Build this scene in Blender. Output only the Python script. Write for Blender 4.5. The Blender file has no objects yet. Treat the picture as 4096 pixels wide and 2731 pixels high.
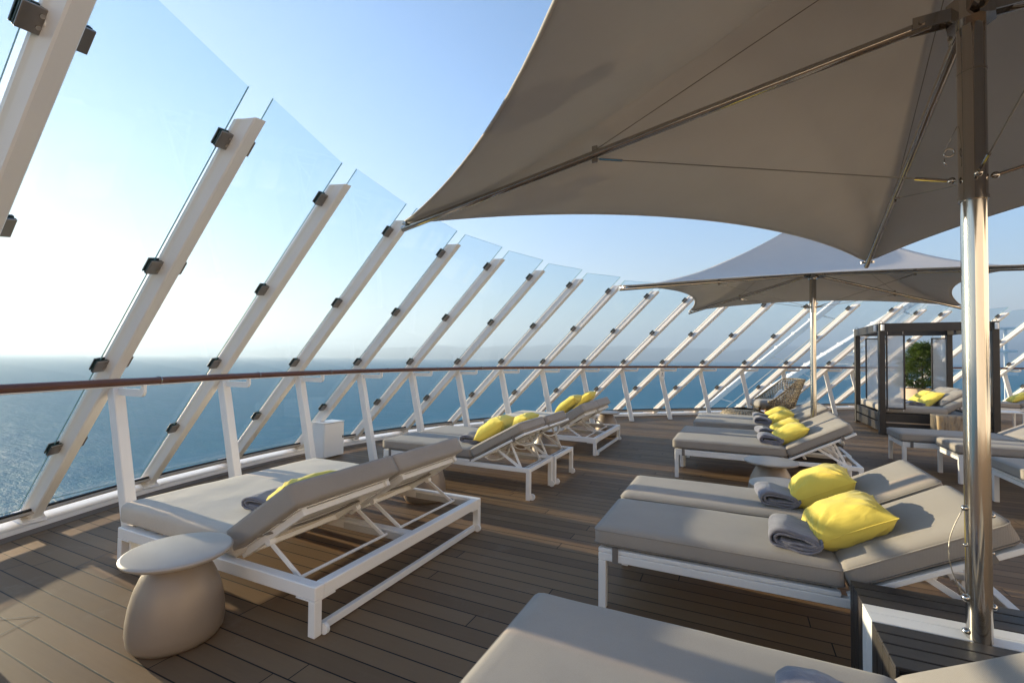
import bpy, bmesh, math, random
from mathutils import Vector, Matrix, noise
random.seed(7)
R = math.radians
C = bpy.context.scene.collection
V = Vector
UP = V((0, 0, 1))

# ------------------------------------------------------------------ materials
def newmat(name):
    m = bpy.data.materials.new(name); m.use_nodes = True
    nt = m.node_tree; nt.nodes.clear()
    out = nt.nodes.new('ShaderNodeOutputMaterial')
    p = nt.nodes.new('ShaderNodeBsdfPrincipled')
    nt.links.new(p.outputs[0], out.inputs[0])
    return m, nt, p, out
def N(nt, t, **kw):
    n = nt.nodes.new(t)
    for k, v in kw.items():
        if k in n.inputs: n.inputs[k].default_value = v
        else: setattr(n, k, v)
    return n
def L(nt, a, b): nt.links.new(a, b)
def math_(nt, op, a, b=None, c=None):
    n = nt.nodes.new('ShaderNodeMath'); n.operation = op
    for i, v in enumerate((a, b, c)):
        if v is None: continue
        if isinstance(v, (int, float)): n.inputs[i].default_value = v
        else: nt.links.new(v, n.inputs[i])
    return n.outputs[0]
def mix(nt, fac, a, b, typ='MIX'):
    n = nt.nodes.new('ShaderNodeMix'); n.data_type = 'RGBA'; n.blend_type = typ
    for i, v in ((0, fac), (6, a), (7, b)):
        if isinstance(v, (int, float)): n.inputs[i].default_value = v
        elif isinstance(v, tuple): n.inputs[i].default_value = (*v, 1)
        else: nt.links.new(v, n.inputs[i])
    return n.outputs[2]
def ramp(nt, fac, stops):
    n = nt.nodes.new('ShaderNodeValToRGB'); e = n.color_ramp.elements
    while len(e) < len(stops): e.new(.5)
    for i, (p, c) in enumerate(stops):
        e[i].position = p; e[i].color = (*c, 1) if len(c) == 3 else c
    nt.links.new(fac, n.inputs[0]); return n.outputs[0]
def coords(nt, kind='Object', scale=None):
    tc = nt.nodes.new('ShaderNodeTexCoord')
    if scale is None: return tc.outputs[kind]
    mp = nt.nodes.new('ShaderNodeMapping'); mp.inputs['Scale'].default_value = scale
    nt.links.new(tc.outputs[kind], mp.inputs[0]); return mp.outputs[0]
def bump(nt, p, h, strength, dist, prev=None):
    b = nt.nodes.new('ShaderNodeBump'); b.inputs['Strength'].default_value = strength
    b.inputs['Distance'].default_value = dist
    nt.links.new(h, b.inputs['Height'])
    if prev is not None: nt.links.new(prev, b.inputs['Normal'])
    nt.links.new(b.outputs[0], p.inputs['Normal']); return b.outputs[0]
def noise_(nt, vec, scale, detail=3, rough=.5, out=0):
    n = N(nt, 'ShaderNodeTexNoise', Scale=scale, Detail=detail, Roughness=rough)
    nt.links.new(vec, n.inputs['Vector']); return n.outputs[out]

def simple(name, col, rough=.5, metal=0, var=.08, scale=6, bscale=0, bstr=.1, spec=.5, coat=0):
    m, nt, p, o = newmat(name)
    v = coords(nt)
    f = noise_(nt, v, scale, 4)
    c = mix(nt, f, tuple(x*(1-var) for x in col), tuple(min(1, x*(1+var)) for x in col))
    L(nt, c, p.inputs['Base Color'])
    p.inputs['Metallic'].default_value = metal
    p.inputs['Specular IOR Level'].default_value = spec
    rr = math_(nt, 'ADD', math_(nt, 'MULTIPLY', noise_(nt, v, scale*3, 3), .16), rough-.08)
    L(nt, rr, p.inputs['Roughness'])
    if coat: p.inputs['Coat Weight'].default_value = coat
    if bscale: bump(nt, p, noise_(nt, v, bscale, 3), bstr, .002)
    return m

M = {}
M['white'] = simple('white_powder_coat', (.86, .84, .81), .38, 0, .035, 2.5, 350, .05)
M['ship_white'] = simple('white_ship_paint', (.86, .84, .81), .34, 0, .05, 1.6, 40, .12)
M['bounce_paint'] = simple('bounce_cream_paint', (.76, .72, .66), .5)  # cream for the unseen superstructure added to bounce sunlight
M['clamp'] = simple('satin_steel_clamp', (.27, .25, .235), .36, .75, .12, 14)
M['gasket'] = simple('dark_green_gasket', (.012, .03, .02), .45)
M['rubber'] = simple('black_gasket', (.012, .012, .013), .5)
M['rail'] = simple('brown_rail', (.12, .042, .022), .33, 0, .25, 5, 60, .08)
M['beige'] = simple('beige_ledge', (.48, .41, .33), .45, 0, .1, 4)
M['slat'] = simple('dark_slat', (.040, .034, .030), .5, 0, .25, 7, 120, .15)
M['cab'] = simple('cabana_wood', (.028, .024, .022), .48, 0, .3, 8, 90, .2)
M['table_base'] = simple('taupe_table_base', (.27, .215, .168), .40, .15, .07, 2, 500, .05)
M['table_top'] = simple('taupe_table_top', (.42, .37, .32), .42, 0, .12, 3.0, 30, .05)
M['cable'] = simple('steel_cable', (.30, .28, .25), .4, .9)
M['brace_grey'] = simple('grey_brace', (.55, .53, .5), .45)
M['oak'] = simple('oak_leg', (.45, .24, .10), .5, 0, .2, 20)
M['sand_pot'] = simple('sand_planter', (.62, .46, .34), .7, 0, .15, 5)
M['lock'] = simple('lock_metal', (.06, .06, .06), .3, .6)
M['trunk'] = simple('trunk', (.10, .07, .045), .9, 0, .3, 20)
M['frost_dark'] = simple('sea_ledge', (.75, .75, .74), .5)

def steel(name, col, rough, bmp=.10):
    m, nt, p, o = newmat(name)
    v = coords(nt, 'Object', (60, 60, .5))
    f = noise_(nt, v, 1.0, 4, .6)
    L(nt, mix(nt, f, tuple(c*.8 for c in col), col), p.inputs['Base Color'])
    p.inputs['Metallic'].default_value = 1
    L(nt, math_(nt, 'ADD', math_(nt, 'MULTIPLY', noise_(nt, coords(nt), 9, 5, .7), .16), rough), p.inputs['Roughness'])
    if bmp: bump(nt, p, f, bmp, .001)
    return m
M['steel'] = steel('polished_steel', (.66, .62, .56), .05, .12)
M['steel_dull'] = steel('sleeve_steel', (.52, .48, .44), .0, 0)

def fabric(name, col, rough=.9, weave=260, bstr=.5, var=.10, wr=0.0, wscale=5, transl=0, sheen=.15, stretch=None, weavecol=.12):
    m, nt, p, o = newmat(name)
    v = coords(nt)
    sx = nt.nodes.new('ShaderNodeSeparateXYZ'); L(nt, v, sx.inputs[0])
    u = math_(nt, 'ADD', sx.outputs[0], math_(nt, 'MULTIPLY', sx.outputs[2], .6))
    w = math_(nt, 'ADD', sx.outputs[1], math_(nt, 'MULTIPLY', sx.outputs[2], .6))
    a = math_(nt, 'SINE', math_(nt, 'MULTIPLY', u, weave*6.283/1.0))
    b = math_(nt, 'SINE', math_(nt, 'MULTIPLY', w, weave*6.283/1.0))
    h = math_(nt, 'ADD', math_(nt, 'MULTIPLY', math_(nt, 'MULTIPLY', a, b), .5), .5)
    big = noise_(nt, v, 3.0, 4, .6)
    c = mix(nt, big, tuple(x*(1-var) for x in col), tuple(x*(1+var) for x in col))
    fine = noise_(nt, v, 420, 2, .6)
    fac = math_(nt, 'MULTIPLY', math_(nt, 'ADD', math_(nt, 'MULTIPLY', h, .6), math_(nt, 'MULTIPLY', fine, .5)), 1.0)
    c = mix(nt, fac, mix(nt, 1.0, c, (1-weavecol*1.6,)*3, 'MULTIPLY'), c)
    oi_ = nt.nodes.new('ShaderNodeObjectInfo'); rv = math_(nt, 'ADD', .90, math_(nt, 'MULTIPLY', oi_.outputs['Random'], .14))
    c = mix(nt, 1.0, c, rv, 'MULTIPLY')
    L(nt, c, p.inputs['Base Color'])
    p.inputs['Roughness'].default_value = rough
    p.inputs['Specular IOR Level'].default_value = .2
    p.inputs['Sheen Weight'].default_value = sheen
    p.inputs['Sheen Roughness'].default_value = .5
    prev = None
    if wr:
        vv = coords(nt, 'Object', stretch) if stretch else v
        dn = nt.nodes.new('ShaderNodeTexNoise'); dn.inputs['Scale'].default_value = wscale
        dn.inputs['Detail'].default_value = 4; dn.inputs['Distortion'].default_value = .8
        L(nt, vv, dn.inputs['Vector'])
        prev = bump(nt, p, dn.outputs[0], wr, .03)
    bump(nt, p, fac, bstr, .0012, prev)
    if transl:
        t = N(nt, 'ShaderNodeBsdfTranslucent'); L(nt, c, t.inputs[0])
        ms = nt.nodes.new('ShaderNodeMixShader'); ms.inputs[0].default_value = transl
        L(nt, p.outputs[0], ms.inputs[1]); L(nt, t.outputs[0], ms.inputs[2]); L(nt, ms.outputs[0], o.inputs[0])
    return m
M['cushion'] = fabric('taupe_cushion', (.44, .395, .35), weave=200, weavecol=.26, bstr=.9, wr=.10, wscale=2.2)
M['mattress'] = fabric('linen_mattress', (.72, .64, .54), weave=240, weavecol=.2, bstr=.4, wr=.22, wscale=3.0)
M['yellow'] = fabric('yellow_fabric', (.88, .70, .13), weave=420, bstr=.2, var=.05, wr=.30, wscale=7, stretch=(1, 2.2, 1), weavecol=.04)
M['greyfab'] = fabric('grey_pillow', (.33, .30, .275), weave=300, bstr=.3, wr=.3, wscale=7)
M['towel'] = fabric('grey_towel', (.24, .24, .295), weave=200, bstr=1.0, var=.18, wr=.25, wscale=16, sheen=.4, weavecol=.25)
M['towel_light'] = fabric('pale_towel', (.62, .60, .58), weave=200, bstr=1.0, wr=.25, wscale=16)
M['canopy'] = fabric('greige_canopy', (.68, .655, .625), weave=500, bstr=.15, var=.06, wr=.16, wscale=1.3, transl=.22, sheen=.05, stretch=(1, 1, .4), weavecol=.03)
M['strap'] = fabric('grey_strap', (.22, .195, .175), weave=300, bstr=.5)
M['sling'] = fabric('mesh_sling', (.42, .46, .45), weave=250, bstr=.6, weavecol=.4)
M['stripe'] = None
m, nt, p, o = newmat('striped_pillow')
v = coords(nt); sx = nt.nodes.new('ShaderNodeSeparateXYZ'); L(nt, v, sx.inputs[0])
st = math_(nt, 'GREATER_THAN', math_(nt, 'SINE', math_(nt, 'MULTIPLY', sx.outputs[1], 150)), .3)
L(nt, mix(nt, st, (.62, .62, .6), (.36, .38, .42)), p.inputs['Base Color']); p.inputs['Roughness'].default_value = .9
M['stripe'] = m
# wicker strands: tan and dark brown
m, nt, p, o = newmat('wicker_strand')
f = noise_(nt, coords(nt), 55, 1)
L(nt, ramp(nt, f, [(.42, (.05, .035, .02)), (.5, (.32, .24, .14)), (.6, (.46, .37, .24))]), p.inputs['Base Color'])
p.inputs['Roughness'].default_value = .5
M['wicker'] = m
# wood block
m, nt, p, o = newmat('weathered_block')
v = coords(nt, 'Object', (6, 6, 1.5)); f = noise_(nt, v, 3, 6, .65)
L(nt, ramp(nt, f, [(.3, (.16, .10, .05)), (.5, (.32, .26, .19)), (.62, (.44, .30, .15)), (.8, (.38, .36, .31))]), p.inputs['Base Color'])
p.inputs['Roughness'].default_value = .75; bump(nt, p, f, .4, .01)
M['block'] = m
# leaves
m, nt, p, o = newmat('conifer_leaf')
f = noise_(nt, coords(nt), 9, 3)
L(nt, ramp(nt, f, [(.3, (.015, .032, .008)), (.55, (.04, .075, .014)), (.8, (.14, .17, .03))]), p.inputs['Base Color'])
p.inputs['Roughness'].default_value = .5; p.inputs['Subsurface Weight'].default_value = 0
t = N(nt, 'ShaderNodeBsdfTranslucent'); t.inputs[0].default_value = (.16, .24, .04, 1)
ms = nt.nodes.new('ShaderNodeMixShader'); ms.inputs[0].default_value = .3
L(nt, p.outputs[0], ms.inputs[1]); L(nt, t.outputs[0], ms.inputs[2]); L(nt, ms.outputs[0], o.inputs[0])
M['leaf'] = m

def glass(name, tint, refl=.9, rough=0.0, dirt=.006):
    m, nt, p, o = newmat(name); nt.nodes.remove(p)
    tr = N(nt, 'ShaderNodeBsdfTransparent'); tr.inputs[0].default_value = (*tint, 1)
    gl = N(nt, 'ShaderNodeBsdfGlossy'); gl.inputs['Roughness'].default_value = rough; gl.inputs[0].default_value = (refl, refl, refl, 1)
    lw = N(nt, 'ShaderNodeLayerWeight'); lw.inputs[0].default_value = .5      # Facing: 0 face-on, 1 edge-on, same from both sides
    f = math_(nt, 'ADD', .018, math_(nt, 'MULTIPLY', math_(nt, 'POWER', lw.outputs[1], 5.0), .55))
    ms = nt.nodes.new('ShaderNodeMixShader'); L(nt, f, ms.inputs[0]); L(nt, tr.outputs[0], ms.inputs[1]); L(nt, gl.outputs[0], ms.inputs[2])
    df = N(nt, 'ShaderNodeBsdfTranslucent'); df.inputs[0].default_value = (.8, .85, .85, 1)
    m2 = nt.nodes.new('ShaderNodeMixShader')
    L(nt, math_(nt, 'MULTIPLY', noise_(nt, coords(nt), 2.5, 5, .7), dirt), m2.inputs[0])
    L(nt, ms.outputs[0], m2.inputs[1]); L(nt, df.outputs[0], m2.inputs[2])
    L(nt, m2.outputs[0], o.inputs[0])
    return m
M['glass'] = glass('windscreen_glass', (.89, .944, .974))
M['glass_edge'] = simple('glass_edge', (.20, .36, .33), .15, 0, .1)
# frosted panel: half transparent white mesh
m, nt, p, o = newmat('white_mesh_cloth'); nt.nodes.remove(p)
tr = N(nt, 'ShaderNodeBsdfTransparent'); tl = N(nt, 'ShaderNodeBsdfTranslucent'); tl.inputs[0].default_value = (.8, .79, .78, 1)
df = N(nt, 'ShaderNodeBsdfDiffuse'); df.inputs[0].default_value = (.75, .74, .73, 1)
a = nt.nodes.new('ShaderNodeMixShader'); a.inputs[0].default_value = .5; L(nt, tl.outputs[0], a.inputs[1]); L(nt, df.outputs[0], a.inputs[2])
b = nt.nodes.new('ShaderNodeMixShader'); b.inputs[0].default_value = .42; L(nt, tr.outputs[0], b.inputs[1]); L(nt, a.outputs[0], b.inputs[2]); L(nt, b.outputs[0], o.inputs[0])
M['cloth'] = m

# deck planks
def deckmat(name, along='x', col=((.105, .060, .033), (.26, .165, .09))):
    m, nt, p, o = newmat(name)
    v = coords(nt); sx = nt.nodes.new('ShaderNodeSeparateXYZ'); L(nt, v, sx.inputs[0])
    a, b = (sx.outputs[0], sx.outputs[1]) if along == 'x' else (sx.outputs[1], sx.outputs[0])
    W = .1222
    r = math_(nt, 'DIVIDE', math_(nt, 'ADD', b, 50.035), W)
    row = math_(nt, 'FLOOR', r); fr = math_(nt, 'FRACT', r)
    d1 = math_(nt, 'MINIMUM', fr, math_(nt, 'SUBTRACT', 1.0, fr))
    seam = math_(nt, 'LESS_THAN', d1, .032)
    wn = nt.nodes.new('ShaderNodeTexWhiteNoise'); wn.noise_dimensions = '1D'; L(nt, row, wn.inputs['W'])
    q = math_(nt, 'DIVIDE', math_(nt, 'ADD', math_(nt, 'ADD', a, 50), math_(nt, 'MULTIPLY', wn.outputs[0], 2.6)), 2.6)
    col_i = math_(nt, 'FLOOR', q); fq = math_(nt, 'FRACT', q)
    d2 = math_(nt, 'MINIMUM', fq, math_(nt, 'SUBTRACT', 1.0, fq))
    joint = math_(nt, 'LESS_THAN', d2, .0012)
    s = math_(nt, 'MAXIMUM', seam, joint)
    wn2 = nt.nodes.new('ShaderNodeTexWhiteNoise'); wn2.noise_dimensions = '2D'
    cx = nt.nodes.new('ShaderNodeCombineXYZ'); L(nt, row, cx.inputs[0]); L(nt, col_i, cx.inputs[1]); L(nt, cx.outputs[0], wn2.inputs['Vector'])
    g = noise_(nt, coords(nt, 'Object', (3, 60, 1) if along == 'x' else (60, 3, 1)), 1.0, 5, .65)
    big = noise_(nt, v, .9, 5, .6)
    stain = noise_(nt, v, 5, 6, .7)
    f = math_(nt, 'ADD', math_(nt, 'MULTIPLY', wn2.outputs[0], .46), math_(nt, 'ADD', math_(nt, 'MULTIPLY', g, .25), math_(nt, 'MULTIPLY', math_(nt, 'ADD', math_(nt, 'MULTIPLY', big, .6), math_(nt, 'MULTIPLY', stain, .4)), .55)))
    c = mix(nt, f, *col)
    spots = noise_(nt, v, 2.6, 8, .75)
    sp = nt.nodes.new('ShaderNodeMapRange'); sp.inputs[1].default_value = .56; sp.inputs[2].default_value = .72; sp.inputs[4].default_value = .30
    L(nt, spots, sp.inputs[0]); c = mix(nt, sp.outputs[0], c, (.30, .24, .18))
    c = mix(nt, s, c, (.014, .012, .011))
    L(nt, c, p.inputs['Base Color'])
    L(nt, math_(nt, 'ADD', .46, math_(nt, 'MULTIPLY', stain, .22)), p.inputs['Roughness'])
    p.inputs['Specular IOR Level'].default_value = .16
    h = math_(nt, 'SUBTRACT', math_(nt, 'MULTIPLY', g, .25), s)
    bump(nt, p, h, .35, .003)
    return m
M['deck'] = deckmat('composite_deck')
M['margin'] = simple('margin_plank', (.155, .122, .098), .55, 0, .12, 5, 80, .15)

# sea
m, nt, p, o = newmat('sea_water')
v = coords(nt)
p.inputs['Roughness'].default_value = .5
p.inputs['Specular IOR Level'].default_value = .06; p.inputs['IOR'].default_value = 1.33
def seac(sx_, sy_):
    tc = nt.nodes.new('ShaderNodeTexCoord'); mp = nt.nodes.new('ShaderNodeMapping'); mp.inputs['Rotation'].default_value = (0, 0, -R(25.6)); mp.inputs['Scale'].default_value = (sx_, sy_, 1)
    mp.vector_type = 'POINT'; L(nt, tc.outputs['Object'], mp.inputs[0]); return mp.outputs[0]
n1 = noise_(nt, seac(.35, 1.0), .10, 7, .66)
n2 = noise_(nt, seac(.5, 1.0), .5, 5, .65)
n3 = noise_(nt, v, .004, 3)
c = mix(nt, n3, (.030, .175, .255), (.045, .215, .275))
c = mix(nt, ramp(nt, n1, [(.42, (0, 0, 0)), (.62, (1, 1, 1))]), c, (.05, .21, .29))
L(nt, c, p.inputs['Base Color'])
pr = bump(nt, p, n1, .9, 2.2)
bump(nt, p, n2, .5, .3, pr)
M['sea'] = m
m, nt, p, o = newmat('hill_scrub')
f = noise_(nt, coords(nt), .0012, 6, .6)
L(nt, mix(nt, f, (.05, .07, .05), (.14, .12, .09)), p.inputs['Base Color']); p.inputs['Roughness'].default_value = 1
M['hill'] = m

# ------------------------------------------------------------------ mesh helpers
class MB:
    def __init__(s): s.bm = bmesh.new()
    def box(s, lo, hi, bev=0, M_=None, seg=1):
        r = bmesh.ops.create_cube(s.bm, size=1)
        vs = r['verts']; lo = V(lo); hi = V(hi); c = (lo+hi)/2; d = hi-lo
        for v in vs: v.co = V((c.x+v.co.x*d.x, c.y+v.co.y*d.y, c.z+v.co.z*d.z))
        if bev:
            es = list({e for v in vs for e in v.link_edges})
            rr = bmesh.ops.bevel(s.bm, geom=es, offset=bev, segments=seg, affect='EDGES', profile=.5)
            vs = list({v for f in rr['faces'] for v in f.verts} | {v for v in vs if v.is_valid})
        if M_ is not None:
            for v in vs: v.co = M_ @ v.co
        return s
    def bar(s, a, b, w, h, up=UP, bev=0):          # beam from a to b, w across, h along up
        a = V(a); b = V(b); x = (b-a); l = x.length; x.normalize()
        y = V(up).cross(x).normalized(); z = x.cross(y)
        m = Matrix((x, y, z)).transposed().to_4x4(); m.translation = a
        return s.box((0, -w/2, -h/2), (l, w/2, h/2), bev, m)
    def cyl(s, a, b, r, r2=None, seg=16, cap=True):
        a = V(a); b = V(b); d = b-a
        m = d.to_track_quat('Z', 'Y').to_matrix().to_4x4(); m.translation = (a+b)/2
        bmesh.ops.create_cone(s.bm, cap_ends=cap, segments=seg, radius1=r, radius2=r if r2 is None else r2, depth=d.length, matrix=m)
        return s
    def sphere(s, c, r, seg=12, sc=(1, 1, 1)):
        m = Matrix.Translation(c) @ Matrix.Diagonal((*sc, 1))
        bmesh.ops.create_uvsphere(s.bm, u_segments=seg, v_segments=seg//2+2, radius=r, matrix=m); return s
    def tube(s, pts, r, seg=8, flat=None, closed=False):
        pts = [V(p) for p in pts]; rings = []
        n = len(pts)
        for i, p in enumerate(pts):
            a = pts[i-1] if (i or closed) else pts[i]; b = pts[(i+1) % n] if (i < n-1 or closed) else pts[i]
            t = (b-a).normalized(); y = UP.cross(t)
            if y.length < 1e-3: y = V((1, 0, 0)).cross(t)
            y.normalize(); z = t.cross(y)
            ry, rz = (r, r) if flat is None else flat
            rings.append([s.bm.verts.new(p+y*math.cos(2*math.pi*k/seg)*ry+z*math.sin(2*math.pi*k/seg)*rz) for k in range(seg)])
        for i in range(n if closed else n-1):
            for k in range(seg):
                A, B = rings[i], rings[(i+1) % n]
                s.bm.faces.new((A[k], A[(k+1) % seg], B[(k+1) % seg], B[k]))
        if not closed:
            s.bm.faces.new(rings[0][::-1]); s.bm.faces.new(rings[-1])
        return s
    def lathe(s, prof, seg=48, c=(0, 0, 0)):
        rings = []; c = V(c)
        for r, z in prof:
            if r < 1e-6: rings.append([s.bm.verts.new(c+V((0, 0, z)))])
            else: rings.append([s.bm.verts.new(c+V((r*math.cos(2*math.pi*k/seg), r*math.sin(2*math.pi*k/seg), z))) for k in range(seg)])
        for A, B in zip(rings, rings[1:]):
            for k in range(seg):
                a, b = A[k % len(A)], A[(k+1) % len(A)]; c_, d = B[(k+1) % len(B)], B[k % len(B)]
                f = [a]
                for q in (b, c_, d):
                    if q not in f: f.append(q)
                if len(f) > 2: s.bm.faces.new(f)
        return s
    def grid(s, fn, nu, nv, wrapu=False):
        g = [[s.bm.verts.new(fn(i/nu, j/nv)) for j in range(nv+1)] for i in range(nu+(0 if wrapu else 1))]
        for i in range(nu):
            for j in range(nv):
                A = g[i]; B = g[(i+1) % len(g)]
                s.bm.faces.new((A[j], B[j], B[j+1], A[j+1]))
        return s
    def poly(s, pts): s.bm.faces.new([s.bm.verts.new(V(p)) for p in pts]); return s
    def prism(s, pts, d):          # closed polygon extruded along vector d
        A = [s.bm.verts.new(V(p)) for p in pts]; B = [s.bm.verts.new(V(p)+V(d)) for p in pts]; n = len(A)
        s.bm.faces.new(A); s.bm.faces.new(B[::-1])
        for i in range(n): s.bm.faces.new((A[i], B[i], B[(i+1) % n], A[(i+1) % n]))
        return s
    def build(s, name, mat, parent=None, M_=None, smooth=False, auto=None):
        bmesh.ops.recalc_face_normals(s.bm, faces=s.bm.faces)
        me = bpy.data.meshes.new(name); s.bm.to_mesh(me); s.bm.free()
        me.materials.append(M[mat] if isinstance(mat, str) else mat)
        if smooth:
            me.polygons.foreach_set('use_smooth', [True]*len(me.polygons))
            if auto: me.set_sharp_from_angle(angle=R(auto))
        return link(name, me, parent, M_)
def link(name, me, parent=None, M_=None):
    o = bpy.data.objects.new(name, me); C.objects.link(o)
    if parent is not None: o.parent = parent
    if M_ is not None: o.matrix_local = M_
    return o
def tag(o, label=None, cat=None, group=None, kind=None):
    if label: o['label'] = label
    if cat: o['category'] = cat
    if group: o['group'] = group
    if kind: o['kind'] = kind
    return o
def thing(name, label, cat, loc=(0, 0, 0), rz=0, group=None):
    o = bpy.data.objects.new(name, None); C.objects.link(o); o.empty_display_size = .1
    o.location = loc; o.rotation_euler = (0, 0, rz)
    return tag(o, label, cat, group)
def clone(src, loc, rz, label, group=None):
    r = src.copy(); C.objects.link(r); r.location = loc; r.rotation_euler = (0, 0, rz); r['label'] = label
    if group: r['group'] = group
    for ch in list(src.children):
        c = ch.copy(); C.objects.link(c); c.parent = r
        for g in list(ch.children):
            d = g.copy(); C.objects.link(d); d.parent = c
    return r
def frame(o, x, y, z):             # matrix from axes and origin
    m = Matrix((V(x), V(y), V(z))).transposed().to_4x4(); m.translation = V(o); return m

def cushion_mb(lo, hi, r, bulge=.01, seed=0, res=.05, lump=.0035, M_=None):
    """soft upholstered block: rounded box grid with a domed top and slight lumps"""
    lo = V(lo); hi = V(hi); c = (lo+hi)/2; h = (hi-lo)/2
    b = MB(); bm = b.bm
    n = [max(4, int((hi[i]-lo[i])/res)) for i in range(3)]; n[2] = max(6, n[2])
    def axis(k):                    # samples clustered towards the ends
        out = []
        for i in range(n[k]+1):
            u = -1+2*i/n[k]; out.append(math.copysign(abs(u)**.75, u) if k < 2 else u)
        return out
    ax = [axis(0), axis(1), axis(2)]
    vd = {}
    def vert(i, j, k):
        key = (i, j, k)
        if key in vd: return vd[key]
        p = V((ax[0][i]*h.x, ax[1][j]*h.y, ax[2][k]*h.z))
        q = V([max(-(h[a]-r), min(h[a]-r, p[a])) for a in range(3)])
        d = p-q
        if d.length > 1e-9:
            m = max(abs(d.x), abs(d.y), abs(d.z)); d = d.normalized()*min(r, m*1.0 if False else r*min(1, m/r))
            # keep flat faces flat, round the edges
            dd = p-q; nz = sum(1 for a in dd if abs(a) > 1e-9)
            if nz > 1: d = dd.normalized()*r*min(1, max(abs(a) for a in dd)/r)
            else: d = dd
        w = q+d
        fx = 1-(p.x/h.x)**4; fy = 1-(p.y/h.y)**4
        w.z += bulge*fx*fy*(1 if p.z > 0 else -.1)*abs(p.z/h.z)
        nn = noise.noise_vector(V((w.x*4+seed*3.1, w.y*4+seed, w.z*6)))
        w += nn*lump
        v = bm.verts.new(c+w if M_ is None else M_ @ (c+w)); vd[key] = v; return v
    X, Y, Z = n
    for i in range(X):
        for j in range(Y):
            for k in (0, Z): bm.faces.new((vert(i, j, k), vert(i+1, j, k), vert(i+1, j+1, k), vert(i, j+1, k)))
    for i in range(X):
        for k in range(Z):
            for j in (0, Y): bm.faces.new((vert(i, j, k), vert(i+1, j, k), vert(i+1, j, k+1), vert(i, j, k+1)))
    for j in range(Y):
        for k in range(Z):
            for i in (0, X): bm.faces.new((vert(i, j, k), vert(i, j+1, k), vert(i, j+1, k+1), vert(i, j, k+1)))
    return b

def seam(lo, hi, r, z, par, mat='cushion', M_=None, rad=.0035):
    pts = []
    for cx, cy, a0 in ((hi[0]-r, hi[1]-r, 0), (lo[0]+r, hi[1]-r, 90), (lo[0]+r, lo[1]+r, 180), (hi[0]-r, lo[1]+r, 270)):
        for k in range(7):
            a = R(a0+15*k); pts.append(V((cx+r*math.cos(a), cy+r*math.sin(a), z)))
    if M_ is not None: pts = [M_ @ p for p in pts]
    return MB().tube(pts, rad, 6, closed=True).build('seam', mat, par, smooth=True)
def pillow_mesh(name, a, b, t, seed=1, mat='yellow', n=44):
    """throw pillow: pinched corners, seam all round, gathered wrinkles"""
    bb = MB(); bm = bb.bm
    def P(u, v, s):
        x = a*u*(1-.07*(1-v*v)**1.0*abs(u)**3*.9); y = b*v*(1-.07*(1-u*u)*abs(v)**3*.9)
        ear = (abs(u)*abs(v))**6; x *= 1+.012*ear; y *= 1+.012*ear
        hgt = t*((1-abs(u)**3.0)**.55)*((1-abs(v)**3.0)**.55)
        edge = (1-abs(u)**6)*(1-abs(v)**6)
        r = math.hypot(u, v); ang = math.atan2(v, u)
        wr = noise.noise(V((ang*5.2+seed*7, r*1.2, seed+s)))*.010*min(1, r*r)*edge
        wr += noise.noise(V((u*2.1+seed, v*2.1, s*3+seed*2)))*.012*edge
        for cx in (-1, 1):
            for cy in (-1, 1):
                dx, dy = cx-u, cy-v; dd = math.hypot(dx, dy)
                if dd < 1.0:
                    an = math.atan2(dy*cy, dx*cx)
                    wr += .018*math.sin(an*15+seed*cx+cy)*(1-dd)**1.2*min(1, dd*3)*edge
        return V((x, y, s*(hgt+wr)))
    def g(s):
        G = {}
        for i in range(n+1):
            for j in range(n+1):
                u = math.sin((i/n-.5)*math.pi); v = math.sin((j/n-.5)*math.pi)
                G[i, j] = P(u, v, s)
        return G
    T, B = g(1), g(-1); tv = {}
    for i in range(n+1):
        for j in range(n+1):
            tv[i, j] = bm.verts.new(T[i, j])
    bv = {}
    for i in range(n+1):
        for j in range(n+1):
            bv[i, j] = tv[i, j] if i in (0, n) or j in (0, n) else bm.verts.new(B[i, j])
    for i in range(n):
        for j in range(n):
            bm.faces.new((tv[i, j], tv[i+1, j], tv[i+1, j+1], tv[i, j+1]))
            bm.faces.new((bv[i, j+1], bv[i+1, j+1], bv[i+1, j], bv[i, j]))
    me_o = bb.build(name, mat, smooth=True)
    # piping seam
    pts = []
    for k in range(n): pts.append(T[k, 0])
    for k in range(n): pts.append(T[n, k])
    for k in range(n): pts.append(T[n-k, n])
    for k in range(n): pts.append(T[0, n-k])
    sm = MB().tube([p*1.004 for p in pts], .0028, 6, closed=True).build('piping', mat, me_o, smooth=True)
    return me_o

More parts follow.
